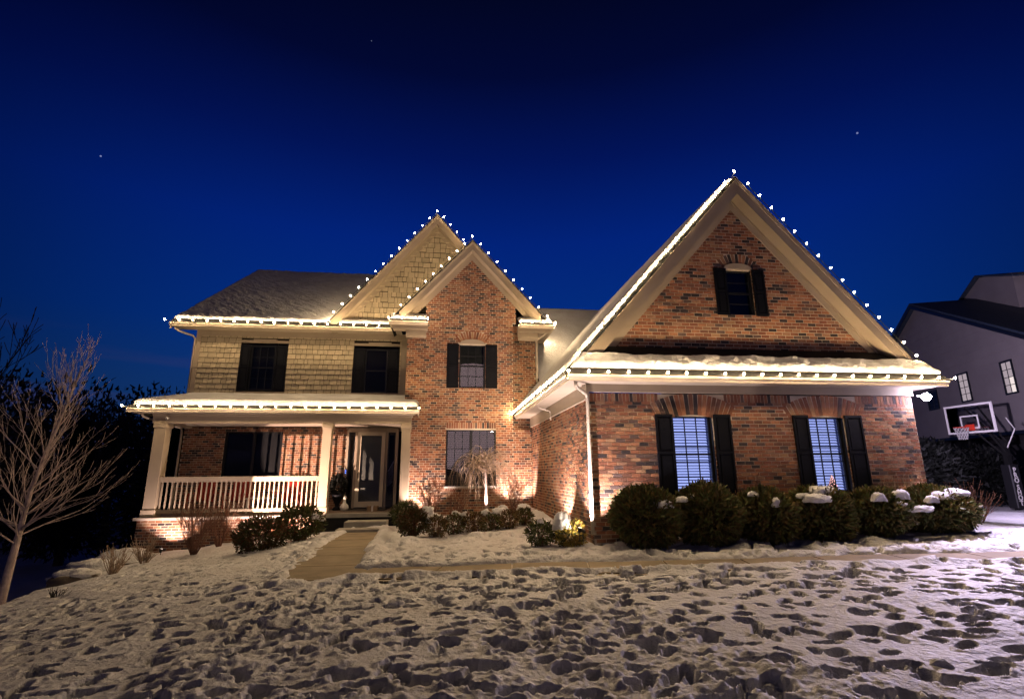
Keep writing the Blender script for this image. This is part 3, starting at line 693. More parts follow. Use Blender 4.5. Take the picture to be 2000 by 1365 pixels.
# door wall and door
mb = MB(); mb.box(-3.52,-1.40,19.52,19.6,2.98,3.12); mb.box(-3.52,-3.44,19.44,19.6,.26,2.98); mb.box(-1.78,-1.68,19.44,19.6,.26,2.98); mb.box(-3.22,-3.13,19.45,19.6,.26,2.98); mb.box(-2.13,-2.05,19.45,19.6,.26,2.98); mb.box(-3.46,-1.70,19.42,19.519,2.93,3.10); pt('door_surround', mb, M['trim'], bevel=.005)
mb = MB(); mb.box(-3.12,-2.99,19.40,19.44,.30,2.93); mb.box(-2.27,-2.14,19.40,19.44,.30,2.93); mb.box(-2.99,-2.27,19.40,19.44,2.80,2.93); mb.box(-2.99,-2.27,19.40,19.44,.30,.50)
dr = pt('storm_door', mb, M['door'], bevel=.004)
mb = MB(); mb.box(-2.99,-2.27,19.415,19.425,.50,2.80); part('door_glass', mb, M['glass'], dr)
mb = MB(); mb.tube([(-3.05,19.40,1.28),(-3.05,19.34,1.30),(-3.05,19.34,1.46),(-3.05,19.40,1.48)], .012, 6); part('handle', mb, M['darkmetal'], dr)
M['doorslab'] = mat('grey_green_door', (.115,.125,.115), .5, .05, 20, .08, 3)
mb = MB(); mb.box(-3.12,-2.14,19.50,19.55,.28,2.93)
for a, b in ((.5,1.2), (1.32,2.0), (2.1,2.75)): mb.box(-2.93,-2.66,19.488,19.499,a,b); mb.box(-2.60,-2.33,19.488,19.499,a,b)
pt('inner_door', mb, M['doorslab'])
for x0, x1 in ((-3.43,-3.23), (-2.04,-1.79)):
    mb = MB(); mb.box(x0, x0+.03, 19.47, 19.51, .30, 2.90); mb.box(x1-.03, x1, 19.47, 19.51, .30, 2.90); mb.box(x0+.03, x1-.03, 19.47, 19.51, 2.84, 2.90); mb.box(x0+.03, x1-.03, 19.47, 19.51, .30, .55)
    s = pt('sidelight', mb, M['frame']); mb = MB(); mb.box(x0+.03, x1-.03, 19.485, 19.49, .55, 2.84); part('pane', mb, M['glass'], s)
    mb = MB(); mb.box(x0, x1, 19.9, 19.95, .3, 2.9); part('room_backing', mb, M['room'], s)
M['stair'] = mat('stair_white', (.30,.30,.38), .5)
mb = MB()
for i in range(5): x = -2.02+.045*i; mb.box(x, x+.014, 19.75, 19.765, 1.0+.04*i, 1.55+.085*i)
mb.tube([(-2.03,19.755,1.53),(-1.80,19.755,1.97)], .02, 6); pt('inner_stair_rail', mb, M['stair'])
mb = MB(); mb.box(-3.50,-3.455,19.40,19.435,1.45,1.60); o = pt('doorbell', mb, M['darkmetal'])
mb = MB(); mb.lathe([(.014,0),(.016,.004),(.010,.008)], 0, 0, 0, 10); me_ = mb.mesh('doorbell_light', emit('bell_glow', (.12,.2,1.0), 6))
for z in (1.565, 1.49):
    q = link('doorbell_light', me_, o); q.location = (-3.478,19.399,z); q.rotation_euler = (math.pi/2,0,0)
# downspouts
def pipe(pts, r=.038, name='downspout'):
    mb = MB(); mb.tube(pts, r, 8); return pt(name, mb, M['gutter'], smooth=True)
pipe([(2.62,10.02,3.32),(2.62,10.05,3.20),(2.66,10.10,3.16),(2.92,10.36,3.06),(2.955,10.41,2.98),(2.955,10.41,.28)])
pipe([(-9.66,19.02,6.68),(-9.64,19.05,6.56),(-9.55,19.12,6.49),(-9.20,19.42,6.40),(-9.14,19.50,6.30),(-9.14,19.50,4.2)])
pipe([(3.62,17.45,6.44),(3.50,17.62,6.30),(3.27,17.90,6.18),(3.27,17.92,6.05),(3.27,17.92,4.6)])
pipe([(-9.35,17.25,3.34),(-9.30,17.32,3.24),(-9.12,18.2,3.12),(-9.12,19.35,3.05),(-9.12,19.42,2.9),(-9.12,19.42,-.9)])
pipe([(2.60,14.2,3.31),(2.62,14.22,3.22),(2.93,14.24,3.16),(2.955,14.25,3.08),(2.955,14.25,2.9)], .022, 'cable_conduit')

# --- place bricks: the 300 that show largest are single objects, the others one part per wall
fw = Vector((_f.x,_f.y,_f.z)); cp = Vector((0,0,1.5))
BLV = []
for k, b in enumerate(ALL):
    d = (b[1]-cp).dot(fw); vis = 1.0
    if b[0] is wall_gf and b[1].z < 1.15: vis = .3
    if b[0] is wall_gs: vis = .3
    BLV.append((b[2]*b[3]*vis/d/d, k))
BLV.sort(reverse=True); single = set(k for _, k in BLV[:300])
unit = {}
def unit_mesh(mi):
    if mi not in unit:
        m_ = MB(); m_.box(-.5,.5,-.5,.5,-.5,.5); unit[mi] = m_.mesh('brick', BM[mi])
    return unit[mi]
rest = {}
BD = .007
for k, (w, c, l, h, U, N, mi, rot) in enumerate(ALL):
    rr_ = random.Random(k); prd = BD*.5+rr_.uniform(-.0012,.0016)
    cc_ = c + N*(prd*.5)
    Zv = Vector((0,0,1)); Ur = U*math.cos(rot)-Zv*math.sin(rot); Zr = U*math.sin(rot)+Zv*math.cos(rot)
    if k in single:
        o = bpy.data.objects.new('brick', unit_mesh(mi)); C.objects.link(o); o.parent = w
        mtx = Matrix((( Ur.x*l, -N.x*BD, Zr.x*h, cc_.x), (Ur.y*l, -N.y*BD, Zr.y*h, cc_.y), (Ur.z*l, -N.z*BD, Zr.z*h, cc_.z), (0,0,0,1)))
        o.matrix_local = mtx
    else:
        mb = rest.setdefault(w.name, (w, MB()))[1]
        q = [cc_-Ur*l/2-Zr*h/2, cc_+Ur*l/2-Zr*h/2, cc_+Ur*l/2+Zr*h/2, cc_-Ur*l/2+Zr*h/2]
        mb.hexa([p+N*BD/2 for p in q], -N*BD, mi)
for w, mb in rest.values():
    o = part('bricks', mb, BM, w); o['kind'] = 'stuff'

# ------------------------------------------------------------------ roof snow
def snow_sheet(name, P00, P10, P11, P01, th, nu, nv, label, amp=.03, fsc=2.5, edge=.12, lip=0, seed=0, streak=0):
    P = [np.array(p, float) for p in (P00, P10, P11, P01)]
    u = np.linspace(0, 1, nu); v = np.linspace(0, 1, nv); U_, V_ = np.meshgrid(u, v)
    base = (P[0][None,None]*((1-U_)*(1-V_))[...,None] + P[1]*(U_*(1-V_))[...,None] + P[2]*(U_*V_)[...,None] + P[3]*((1-U_)*V_)[...,None])
    Lu = np.linalg.norm(P[1]-P[0]); Lv = np.linalg.norm(P[3]-P[0])
    du = np.minimum(U_, 1-U_)*Lu; dv = np.minimum(V_, 1-V_)*Lv; d = np.minimum(du, dv)
    prof = np.sqrt(np.clip(1-(1-np.clip(d/edge, 0, 1))**2, 0, 1))
    sx_, sy_ = base[...,0], base[...,1]+base[...,2]*.7
    n = fbm(sx_*fsc, sy_*fsc, 4, seed+100)*amp*2 + fbm(sx_*9, sy_*9, 2, seed+110)*amp*.5
    if streak: n = n + streak*fbm((sx_+sy_*.8)*5, (sy_-sx_*.5)*1.6, 3, seed+120)
    nrm = np.cross(P[1]-P[0], P[3]-P[0]); nrm /= np.linalg.norm(nrm)
    if nrm[2] < 0: nrm = -nrm
    top = base + nrm*((th+n)*prof)[...,None] + nrm*.004
    # ragged outline
    rag = fbm(sx_*3, sy_*3, 3, seed+130)*.10
    if lip: top[...,1] += rag*(1-np.clip(dv/.12, 0, 1))
    me = grid_mesh(name, top[...,0], top[...,1], top[...,2], M['snow'])
    o = bpy.data.objects.new(name, me); C.objects.link(o); tag(o, label, 'snow', kind='stuff'); return o
snow_sheet('roof_snow', (-9.72,19.03,6.925),(-4.2,19.03,6.925),(.6,26,11.53),(-9.72,26,11.53), .10, 320, 260, 'snow blanket on the main roof left of the shake gable', amp=.014, fsc=3, streak=.10, seed=1)
snow_sheet('roof_snow', (-4.4,19.03,6.925),(-2.0,19.03,6.925),(-2.0,19.33,7.10),(-4.4,19.33,7.10), .10, 80, 20, 'narrow snow strip along the eave under the shake gable', amp=.02, seed=2, edge=.1)
snow_sheet('roof_snow', (-9.56,17.10,3.585),(-.90,17.10,3.585),(-.88,19.47,4.15),(-8.97,19.47,4.15), .19, 300, 60, 'thick smooth snow layer on the porch roof', amp=.02, fsc=.9, seed=3, edge=.22)
snow_sheet('roof_snow', (-1.98,17.36,6.67),(-.70,17.36,6.67),(-.70,17.77,6.92),(-1.98,17.77,6.92), .09, 50, 20, 'small snow cap on the left cornice return of the brick gable', amp=.02, seed=4)
snow_sheet('roof_snow', (2.53,17.36,6.67),(3.78,17.36,6.67),(3.74,17.77,6.92),(2.53,17.77,6.92), .09, 50, 20, 'small snow cap on the right cornice return of the brick gable', amp=.02, seed=5)
snow_sheet('roof_snow', (2.52,10.03,3.56),(11.06,10.03,3.56),(10.80,10.33,3.90),(2.75,10.33,3.90), .11, 420, 50, 'lumpy snow on the pent roof above the garage windows', amp=.06, fsc=3, seed=6, edge=.14, lip=1)
snow_sheet('roof_snow', (2.50,10.36,3.57),(RX,10.36,RZ+.005),(RX,22,RZ+.005),(2.50,17.7,3.57), .09, 120, 160, 'snow on the left slope of the garage roof', amp=.02, fsc=1.2, seed=7)
snow_sheet('roof_snow', (RX+.02,10.6,RZ),(11.1,10.6,3.52),(11.1,22,3.52),(RX+.02,22,RZ), .03, 20, 40, 'thin snow on the right slope of the garage roof', amp=.0, seed=8)
snow_sheet('roof_snow', (3.30,17.52,4.44),(7.1,17.52,4.44),(7.1,22.1,8.73),(3.30,22.1,8.73), .10, 80, 80, 'smooth snow on the roof between brick gable and garage', amp=.015, fsc=1, seed=9)

# ------------------------------------------------------------------ string lights
mb = MB()
t_ = (1+5**.5)/2
_ico = [(-1,t_,0),(1,t_,0),(-1,-t_,0),(1,-t_,0),(0,-1,t_),(0,1,t_),(0,-1,-t_),(0,1,-t_),(t_,0,-1),(t_,0,1),(-t_,0,-1),(-t_,0,1)]
_if = [(0,11,5),(0,5,1),(0,1,7),(0,7,10),(0,10,11),(1,5,9),(5,11,4),(11,10,2),(10,7,6),(7,1,8),(3,9,4),(3,4,2),(3,2,6),(3,6,8),(3,8,9),(4,9,5),(2,4,11),(6,2,10),(8,6,7),(9,8,1)]
BR = .021
mb.add([(v[0]/1.902*BR, v[1]/1.902*BR, v[2]/1.902*BR*1.45+.032) for v in _ico], _if)
bulb_me = mb.mesh('bulb', M['bulb'])
mb = MB(); mb.lathe([(.011,-.025),(.013,.0),(.012,.008)], 0, 0, 0, 8); sock_me = mb.mesh('socket', M['cord'])
def string(label, runs, spacing=.41):
    p0 = Vector(runs[0][0]); t = thing('string_light', label, 'string lights', p0, group='strings of warm white bulbs along the roof edges')
    cord = MB()
    for a, b, out in runs:
        a = Vector(a); b = Vector(b); out = Vector(out).normalized(); L = (b-a).length; n = max(1, round(L/spacing)); pts = []
        for i in range(n+1):
            p = a.lerp(b, i/n); pts.append(p)
            if i < n: pts.append(a.lerp(b, (i+.5)/n)+Vector((0,0,-.012)))
            q = out.to_track_quat('Z','X'); jit = Vector((random.uniform(-.012,.012),)*3)
            rq = (out+Vector((random.uniform(-.25,.25), random.uniform(-.2,.2), random.uniform(-.15,.15)))).to_track_quat('Z','X')
            o = bpy.data.objects.new('bulb', bulb_me); C.objects.link(o); o.parent = t; o.rotation_mode = 'QUATERNION'; o.rotation_quaternion = rq; o.location = p-p0
            s = bpy.data.objects.new('socket', sock_me); C.objects.link(s); s.parent = o
        cord.tube(pts, .008, 4)
    part('cord', cord, M['cord'], t)
UPF = (0,-.75,.65)
string('warm bulbs along the upper left gutter of the main roof', [((-9.88,18.78,6.78),(-2.05,18.78,6.78),UPF)], .45)
string('warm bulbs up both edges of the tallest beige shake gable', [((-4.2,18.98,7.30),(-.48,18.98,11.68),(-.6,-.25,.8)), ((-.25,18.98,11.42),(1.35,18.98,9.54),(.6,-.25,.8))], .43)
string('warm bulbs around the centre brick gable and its left return', [((-1.98,17.12,6.60),(-.66,17.12,6.60),UPF), ((-1.60,17.36,7.14),(.86,17.36,9.87),(-.6,-.25,.8)), ((1.12,17.36,9.58),(3.55,17.36,6.9),(.6,-.25,.8))], .43)
string('warm bulbs along the right return and side gutter of the brick gable', [((2.56,17.12,6.60),(3.80,17.12,6.60),UPF), ((3.87,17.6,6.67),(3.87,20.2,6.67),(.75,0,.65))], .42)
string('warm bulbs along the porch gutter', [((-9.68,16.83,3.50),(-.84,16.83,3.50),UPF)], .44)
string('warm bulbs along the garage side gutter running back to the brick wall', [((2.33,10.15,3.44),(2.33,17.70,3.44),(-.75,0,.65))], .40)
string('warm bulbs along the garage front gutter above both lit windows', [((2.40,9.77,3.41),(11.10,9.77,3.41),UPF)], .415)
string('warm bulbs up both edges of the large garage gable', [((2.75,10.24,3.86),(6.80,10.24,8.47),(-.6,-.25,.8)), ((7.08,10.24,8.16),(11.0,10.24,3.72),(.6,-.25,.8))], .40)

# ------------------------------------------------------------------ lamps
def uplight(label, x, y, target, W, ang, col=(1.0,.72,.62), z=None, blend=.5, shield=None):
    z = gh(x, y) if z is None else z
    t = thing('landscape_uplight', label, 'uplight', (x,y,z), group='small spotlights in the beds')
    d = (Vector(target)-Vector((x,y,z+.12))).normalized(); c = Vector((x,y,z+.12))
    mb = MB(); mb.tube([(x,y,z-.1),(x,y,z+.08)], .008, 6); part('stake', mb, M['darkmetal'], t)
    mb = MB(); mb.tube([c-d*.06, c-d*.05, c+d*.03], [.02,.035,.038], 12); part('lamp_housing', mb, M['darkmetal'], t)
    mb = MB(); mb.tube([c+d*.031, c+d*.034], .034, 12); part('lens', mb, M['upl'], t)
    L = bpy.data.lights.new('uplight_beam', 'SPOT'); L.energy = W*UPG; L.spot_size = math.radians(ang); L.spot_blend = blend; L.shadow_soft_size = .012; L.color = col
    lo = bpy.data.objects.new('uplight_beam', L); C.objects.link(lo); lo.parent = t; lo.location = (c+d*.045)-t.location; lo.rotation_mode = 'QUATERNION'; lo.rotation_quaternion = d.to_track_quat('-Z','Y')
uplight('black uplight hidden behind the rust hedge before the railing', -5.45, 15.4, (-4.0,19.5,2.1), 340, 60, blend=.15, col=(1.0,.66,.50))
uplight('black uplight at the left end of the porch base', -7.9, 16.6, (-7.9,17.4,.9), 32, 110)
uplight('black uplight under the middle of the porch ledge', -5.9, 16.55, (-5.7,17.4,.5), 16, 110, z=-.45)
uplight('black uplight at the brick wall right of the porch post', -.75, 17.0, (-.7,17.8,1.6), 55, 100)
uplight('black uplight in the inner corner by the weeping tree', 2.25, 17.0, (2.5,17.8,1.8), 70, 105)
uplight('black uplight at the foot of the weeping tree', 1.22, 15.75, (1.26,16.2,1.7), 42, 75)
uplight('black uplight at the foot of the garage downspout', 2.62, 10.15, (2.93,10.47,1.6), 85, 115, z=.28, col=(1,.80,.78))
uplight('black uplight shining on the golden shrub at the garage corner', 2.72, 10.28, (2.52,10.9,.55), 3, 100, z=.25, col=(1,.82,.62))
uplight('black uplight halfway along the garage side wall', 2.42, 12.3, (3.0,13.0,2.0), 50, 115, z=.2, col=(1,.76,.66))
uplight('black uplight at the right garage corner behind the hedge', 10.45, 10.15, (10.45,10.5,1.5), 10, 110, z=.35)

# floodlight on garage corner
t = thing('floodlight', 'bright cool white floodlight under the right garage eave', 'floodlight', (10.86,10.30,3.10))
mb = MB(); mb.tube([(10.80,10.46,3.12),(10.84,10.40,3.12),(10.86,10.34,3.10)], .02, 8); part('bracket', mb, M['white'], t)
mb = MB(); mb.lathe([(.03,.0),(.055,.05),(.06,.10)], 0, 0, 0, 16); o = part('lamp_head', mb, M['white'], t); o.location = (0,.02,0); o.rotation_euler = (math.radians(105), 0, math.radians(25))
mb = MB(); _s = []
mb.add([(10.77+v[0]/1.902*.10, 10.20+v[1]/1.902*.10, 3.07+v[2]/1.902*.10) for v in _ico], _if); part('lamp_globe', mb, M['flood'], t, smooth=True)  # globe oversized to stand for the lamp's glare
mb = MB(); mb.add([(10.83+v[0]/1.902*.09, 10.25+v[1]/1.902*.09, 3.08+v[2]/1.902*.085) for v in _ico], _if); part('lamp_globe', mb, M['flood'], t, smooth=True)  # added second head, not a known lamp
for pos, d_, e_, an in (((.24,-.14,-.06), (.93,.22,.02), FLOOD_W*4.2, 110), ((.06,-.34,-.06), (.02,-.92,-.30), FLOOD_W*1.9, 155)):  # first beam belongs to the added head and brightens the neighbour's wall
    L = bpy.data.lights.new('flood_beam', 'SPOT'); L.energy = e_; L.spot_size = math.radians(an); L.spot_blend = 1.0; L.color = (.80,.66,1.0); L.shadow_soft_size = .05
    lo = bpy.data.objects.new('flood_beam', L); C.objects.link(lo); lo.parent = t; lo.location = Vector(pos)+Vector((-.06,0,0)); lo.rotation_euler = Vector(d_).to_track_quat('-Z','Y').to_euler()

# security camera on the beam
mb = MB(); mb.tube([(-8.55,17.27,3.20),(-8.55,17.22,3.19),(-8.55,17.17,3.16)], [.03,.04,.035], 10)
t = thing('security_camera', 'small white round camera on the left end of the porch beam', 'camera', (-8.55,17.25,3.18)); part('camera_body', mb, M['white'], t)
mb = MB(); mb.tube([(-8.55,17.169,3.1595),(-8.55,17.165,3.157)], .018, 10); part('lens', mb, M['black'], t)

# ------------------------------------------------------------------ porch furniture
def porch_chair(x, label, w=.6):
    t = thing('porch_chair', label, 'chair', (x,18.6,.25), group='red chairs behind the railing'); y = 18.6
    mb = MB()
    for i in range(6):
        a = x-w/2+w*i/6; hgt = .98+.10*math.sin(math.pi*(i+.5)/6)
        q = MB(); q.hexa([(a+.008,y+.22,.25+.34),(a+w/6-.008,y+.22,.25+.34),(a+w/6-.008,y+.42,.25+hgt),(a+.008,y+.42,.25+hgt)], (0,.02,0)); part('back_slat', q, M['red'], t)
    q = MB(); q.hexa([(x-w/2,y-.28,.25+.40),(x+w/2,y-.28,.25+.40),(x+w/2,y+.24,.25+.33),(x-w/2,y+.24,.25+.33)], (0,0,.025)); part('seat', q, M['red'], t)
    for s in (-1,1):
        q = MB(); q.box(x+s*(w/2+.05)-.06, x+s*(w/2+.05)+.06, y-.32, y+.32, .25+.60, .25+.625); part('armrest', q, M['red'], t)
        q = MB(); q.box(x+s*(w/2+.03)-.012, x+s*(w/2+.03)+.012, y-.30, y-.20, .25, .25+.60); part('leg', q, M['red'], t)
        q = MB(); q.box(x+s*(w/2+.03)-.012, x+s*(w/2+.03)+.012, y+.22, y+.32, .25, .25+.60); part('leg', q, M['red'], t)
porch_chair(-7.85, 'red slatted porch chair nearest the left column')
porch_chair(-6.75, 'red slatted porch chair in the middle under the dark window')
porch_chair(-5.05, 'red slatted porch chair nearest the middle column')
t = thing('coffee_table', 'low white porch table between red chairs', 'table', (-5.95,18.4,.25))
mb = MB(); mb.box(-6.35,-5.55,18.15,18.65,.68,.72); part('table_top', mb, M['white'], t)
for x in (-6.3,-5.64):
    for y in (18.18,18.57): mb = MB(); mb.box(x, x+.045, y, y+.045, .25, .679); part('leg', mb, M['white'], t)
t = thing('urn_planter', 'tall black urn planter with dark leaves beside the door', 'planter', (-3.62,19.0,.25))
mb = MB(); mb.lathe([(.14,0),(.15,.05),(.07,.12),(.08,.2),(.19,.42),(.21,.55),(.24,.60),(.20,.60)], -3.62, 19.0, .25, 18); part('urn', mb, M['black'], t, smooth=True)
def leaf_cloud(mb, cx, cy, cz, rx, ry, rz, n, size, seed, shell=.55, zmin=-1.0, up=.2, lump=.22, mats=1):
    r = np.random.default_rng(seed)
    d = r.normal(size=(n,3)); d /= np.linalg.norm(d, axis=1)[:,None]; d = d[d[:,2] > zmin]; n = len(d)
    rad = shell+(1-shell)*r.random(n)**.6
    lm = 1+lump*2*fbm(d[:,0]*2.4+seed, d[:,1]*2.4+d[:,2]*1.9, 3, seed)
    p = d*(rad*lm)[:,None]*np.array([rx,ry,rz])+np.array([cx,cy,cz])
    ax = d*.8+r.normal(size=(n,3))*.45+np.array([0,0,up]); ax /= np.linalg.norm(ax, axis=1)[:,None]
    sd = np.cross(ax, r.normal(size=(n,3))); sd /= np.linalg.norm(sd, axis=1)[:,None]
    s = size*(.6+.8*r.random(n))[:,None]
    a = p-sd*s*.28; b = p+sd*s*.28; c = p+ax*s*1.3
    V = np.stack([a, b, c+sd*s*.10, c-sd*s*.10], 1).reshape(-1,3)
    base = mb.n; mb.v += [tuple(q) for q in V]; mb.n += len(V)
    mi = (r.random(n)*mats).astype(int)
    for i in range(n): mb.f.append((base+4*i, base+4*i+1, base+4*i+2, base+4*i+3)); mb.m.append(int(mi[i]))
mb = MB(); leaf_cloud(mb, -3.62, 19.0, 1.08, .26, .26, .30, 500, .10, 5); part('foliage', mb, M['wood'], t)
t = thing('goose_statue', 'small pale goose shaped ornament at the foot of the door', 'ornament', (-3.30,18.6,.25))
mb = MB(); mb.lathe([(.05,0),(.12,.03),(.15,.11),(.12,.19),(.055,.25),(.04,.36),(.055,.42),(.04,.47),(.01,.49)], -3.30, 18.6, .25, 14); part('body', mb, M['white'], t, smooth=True)
mb = MB(); mb.tube([(-3.26,18.57,.67),(-3.19,18.53,.655)], [.02,.006], 6); part('beak', mb, M['concrete'], t)
t = thing('parcel', 'small brown cardboard parcel on the porch before the door', 'parcel', (-2.35,18.3,.25))
mb = MB(); mb.box(-2.50,-2.15,18.2,18.45,.247,.41); part('carton', mb, mat('cardboard', (.26,.17,.10), .8), t)
mb = MB(); mb.box(-2.36,-2.30,18.197,18.453,.246,.4125); part('tape', mb, M['white'], t)
mb = MB(); mb.box(-3.2,-1.95,18.5,19.35,.247,.262); o = part('doormat', mb, mat('mat_fibre', (.05,.045,.04), .9)); tag(o, 'dark doormat before the storm door', 'doormat')

# ------------------------------------------------------------------ shrubs
def snow_blob(parent, x, y, z, rx, ry, rz, seed, name='snow_cap'):
    nu, nv = 16, 9; u = np.linspace(0, 2*math.pi, nu+1)[:-1]; v = np.linspace(-.25, math.pi/2-.001, nv); U_, V_ = np.meshgrid(u, v)
    rz = rz*1.5; k = 1+.75*fbm(np.cos(U_)*2.2+seed, np.sin(U_)*2.2+V_*1.5, 3, seed)*2*np.cos(V_)**.5
    me = grid_mesh(name, x+rx*np.cos(U_)*np.cos(V_)*k, y+ry*np.sin(U_)*np.cos(V_)*k, z+rz*np.sin(V_)*k, M['snow'], wrap=True)
    o = link(name, me, parent); return o
HG = 'clipped yew hedge in front of the garage'
yews = [(3.80,.60,1.13,'leftmost yew of the garage hedge, beside the brick corner', [(3.95,9.22,.86,.18,.12,.07),(4.35,9.3,.95,.10,.12,.05)]),
        (5.02,.60,1.17,'round yew under the left lit window with little snow', [(4.72,9.55,.98,.09,.09,.05)]),
        (6.20,.55,1.10,'yew between the two lit windows, small snow dab on its front', [(6.12,9.12,.86,.08,.07,.09),(5.85,9.4,1.02,.10,.08,.05)]),
        (7.35,.58,1.10,'yew with a large branched snow patch under the right lit window', [(7.0,9.15,.93,.24,.14,.08),(7.25,9.35,1.07,.26,.16,.07),(6.85,9.3,.98,.16,.1,.05)]),
        (8.60,.58,1.06,'yew right of the right lit window with scattered snow lumps', [(8.25,9.15,.93,.13,.10,.09),(8.85,9.25,.96,.17,.10,.09),(8.65,9.1,.82,.12,.08,.05),(9.05,9.05,.72,.20,.10,.06)]),
        (9.95,.70,1.08,'rightmost yew of the garage hedge under a thick snow cap', [(9.75,9.25,.93,.26,.16,.08),(9.42,9.2,.88,.12,.10,.07),(10.1,9.35,1.00,.24,.16,.07)])]
for i, (x, r, top, lab, sn) in enumerate(yews):
    z0 = gh(x, 9.7); t = thing('yew_bush', lab, 'bush', (x,9.72,z0), group=HG)
    zc = z0+(top-z0)*.52; rz = (top-z0)*.50
    mb = MB(); leaf_cloud(mb, x, 9.72, zc, r, .60, rz, 9000, .080, 200+i, shell=.72, lump=.20, mats=2); part('foliage', mb, [M['yew'], M['yewb']] if i % 2 == 0 else [M['yewb'], M['yew']], t)
    mb = MB()
    for k in range(7): a = k*.9; mb.tube([(x,9.72,z0-.1),(x+.2*math.cos(a),9.72+.2*math.sin(a),z0+.3),(x+.42*math.cos(a),9.72+.36*math.sin(a),zc+.1)], [.03,.022,.01], 5)
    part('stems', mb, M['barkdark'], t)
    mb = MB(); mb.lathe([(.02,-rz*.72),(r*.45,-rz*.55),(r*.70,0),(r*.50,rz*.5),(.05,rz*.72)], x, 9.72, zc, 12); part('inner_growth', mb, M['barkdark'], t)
    for k, (sx_, sy_, sz_, a, b, c) in enumerate(sn): snow_blob(t, sx_, sy_+.06, sz_, a, b, c, 10*i+k)
def leafy(name, x, y, rx, ry, h, n, size, ms, label, cat='bush', group=None, seed=0, snow=(), stems=M['barkred']):
    z0 = gh(x, y)-.02; t = thing(name, label, cat, (x,y,z0), group=group)
    mb = MB(); leaf_cloud(mb, x, y, z0+h*.55, rx, ry, h*.50, n, size, seed, shell=.45, lump=.3, mats=len(ms)); part('foliage', mb, ms, t)
    mb = MB(); rd = random.Random(seed)
    for k in range(26):
        a = rd.uniform(0, 6.28); e = rd.uniform(.3, 1.0); mb.tube([(x+.05*math.cos(a),y+.05*math.sin(a),z0-.05),(x+rx*.5*e*math.cos(a),y+ry*.5*e*math.sin(a),z0+h*.45),(x+rx*.95*e*math.cos(a),y+ry*.95*e*math.sin(a),z0+h*rd.uniform(.75,1.08))], [.008,.006,.002], 4)
    part('stems', mb, stems, t)
    for k, (dx, dy, dz, a, b, c) in enumerate(snow): snow_blob(t, x+dx, y+dy, z0+dz, a, b, c, seed+k)
    return t
leafy('boxwood', -4.45, 14.0, .62, .55, .88, 4200, .055, [M['box'],M['box'],M['boxg']], 'rust brown boxwood mound in front of the railing, left of the path', group='low boxwoods by the porch', seed=301)
leafy('boxwood', -3.85, 15.2, .62, .60, .88, 4200, .055, [M['boxg'],M['yew'],M['box']], 'dark green boxwood mound by the left edge of the steps', group='low boxwoods by the porch', seed=302, snow=[(.45,-.3,.62,.10,.08,.07),(.55,.0,.55,.12,.10,.08)])
leafy('boxwood', -1.05, 15.6, .42, .40, .80, 2200, .05, [M['boxg'],M['yew']], 'round green boxwood beside the right porch column', group='low boxwoods by the porch', seed=303)
leafy('boxwood', -.72, 13.6, .38, .36, .70, 2400, .045, [M['box'],M['boxg'],M['box']], 'rust red boxwood at the right edge of the door path', group='low boxwoods by the porch', seed=304, snow=[(.35,.2,.55,.16,.14,.12)])
row = [(-.15,13.5,.28,.5,'first'),(.30,13.7,.30,.48,'second'),(.78,13.7,.32,.52,'third'),(1.25,13.9,.30,.50,'fourth'),(1.70,13.9,.28,.45,'fifth'),(2.15,14.2,.24,.42,'sixth')]
words = {'first':'low rusty shrub just right of the red boxwood', 'second':'low brown shrub in front of the bare tall twigs', 'third':'low dark green shrub just left of the weeping tree trunk', 'fourth':'low dark shrub just right of the weeping tree trunk', 'fifth':'low sparse shrub in front of the inner brick corner', 'sixth':'smallest low green shrub by the garage side wall'}
for i, (x, y, r, h, k) in enumerate(row):
    leafy('low_shrub', x, y, r, r, h, 1100, .042, [M['boxg'],M['box'],M['yew']] if i % 2 else [M['box'],M['yewb']], words[k], 'shrub', 'row of low shrubs in the brick bed', 320+i,
          snow=[(rnd.uniform(-.2,.2), rnd.uniform(.1,.4), rnd.uniform(.25,.45), rnd.uniform(.10,.22), rnd.uniform(.08,.16), rnd.uniform(.07,.12)) for _ in range(2)])
leafy('low_shrub', 2.02, 11.0, .30, .28, .50, 1300, .045, [M['boxg'],M['yew']], 'dark green shrub with one snow dot left of the golden shrub', 'shrub', None, 340, snow=[(-.02,-.1,.50,.07,.06,.05)])
leafy('golden_shrub', 2.58, 10.75, .30, .26, .56, 1900, .05, [M['gold'],M['gold'],M['boxg']], 'golden shrub lit from behind at the garage corner, capped with snow', 'shrub', None, 341, snow=[(-.16,-.06,.50,.17,.14,.17)], stems=M['barktan'])

# bare twiggy shrubs and trees
def grow(mb, p, d, L, r, depth, rd, spread=.5, up=.12, nseg=4, kids=(2,3), k=4, shrink=.72, minr=.0016, side=0):
    pts = [p.copy()]; rs = [r]
    for i in range(nseg):
        d = (d + Vector((rd.uniform(-1,1), rd.uniform(-1,1), rd.uniform(-1,1)))*.10 + Vector((0,0,up))*.35).normalized()
        p = p + d*L/nseg; pts.append(p.copy()); rs.append(max(minr, r*(1-.45*(i+1)/nseg)))
    mb.tube(pts, rs, k if r > .008 else 3, cap=False)
    if depth <= 0: return
    for c in range(rd.randint(*kids)):
        i = rd.randint(1, nseg) if c else nseg
        ax = d.cross(Vector((rd.uniform(-1,1), rd.uniform(-1,1), rd.uniform(-1,1)))).normalized()
        ang = rd.uniform(.45, 1.0)*spread if c else rd.uniform(0,.35)*spread
        nd = (Matrix.Rotation(ang, 3, ax) @ d).normalized()
        grow(mb, pts[i].copy(), nd, L*shrink*rd.uniform(.75,1.15), rs[i]*.72, depth-1, rd, spread, up, nseg, kids, k, shrink, minr)
TWR = .013
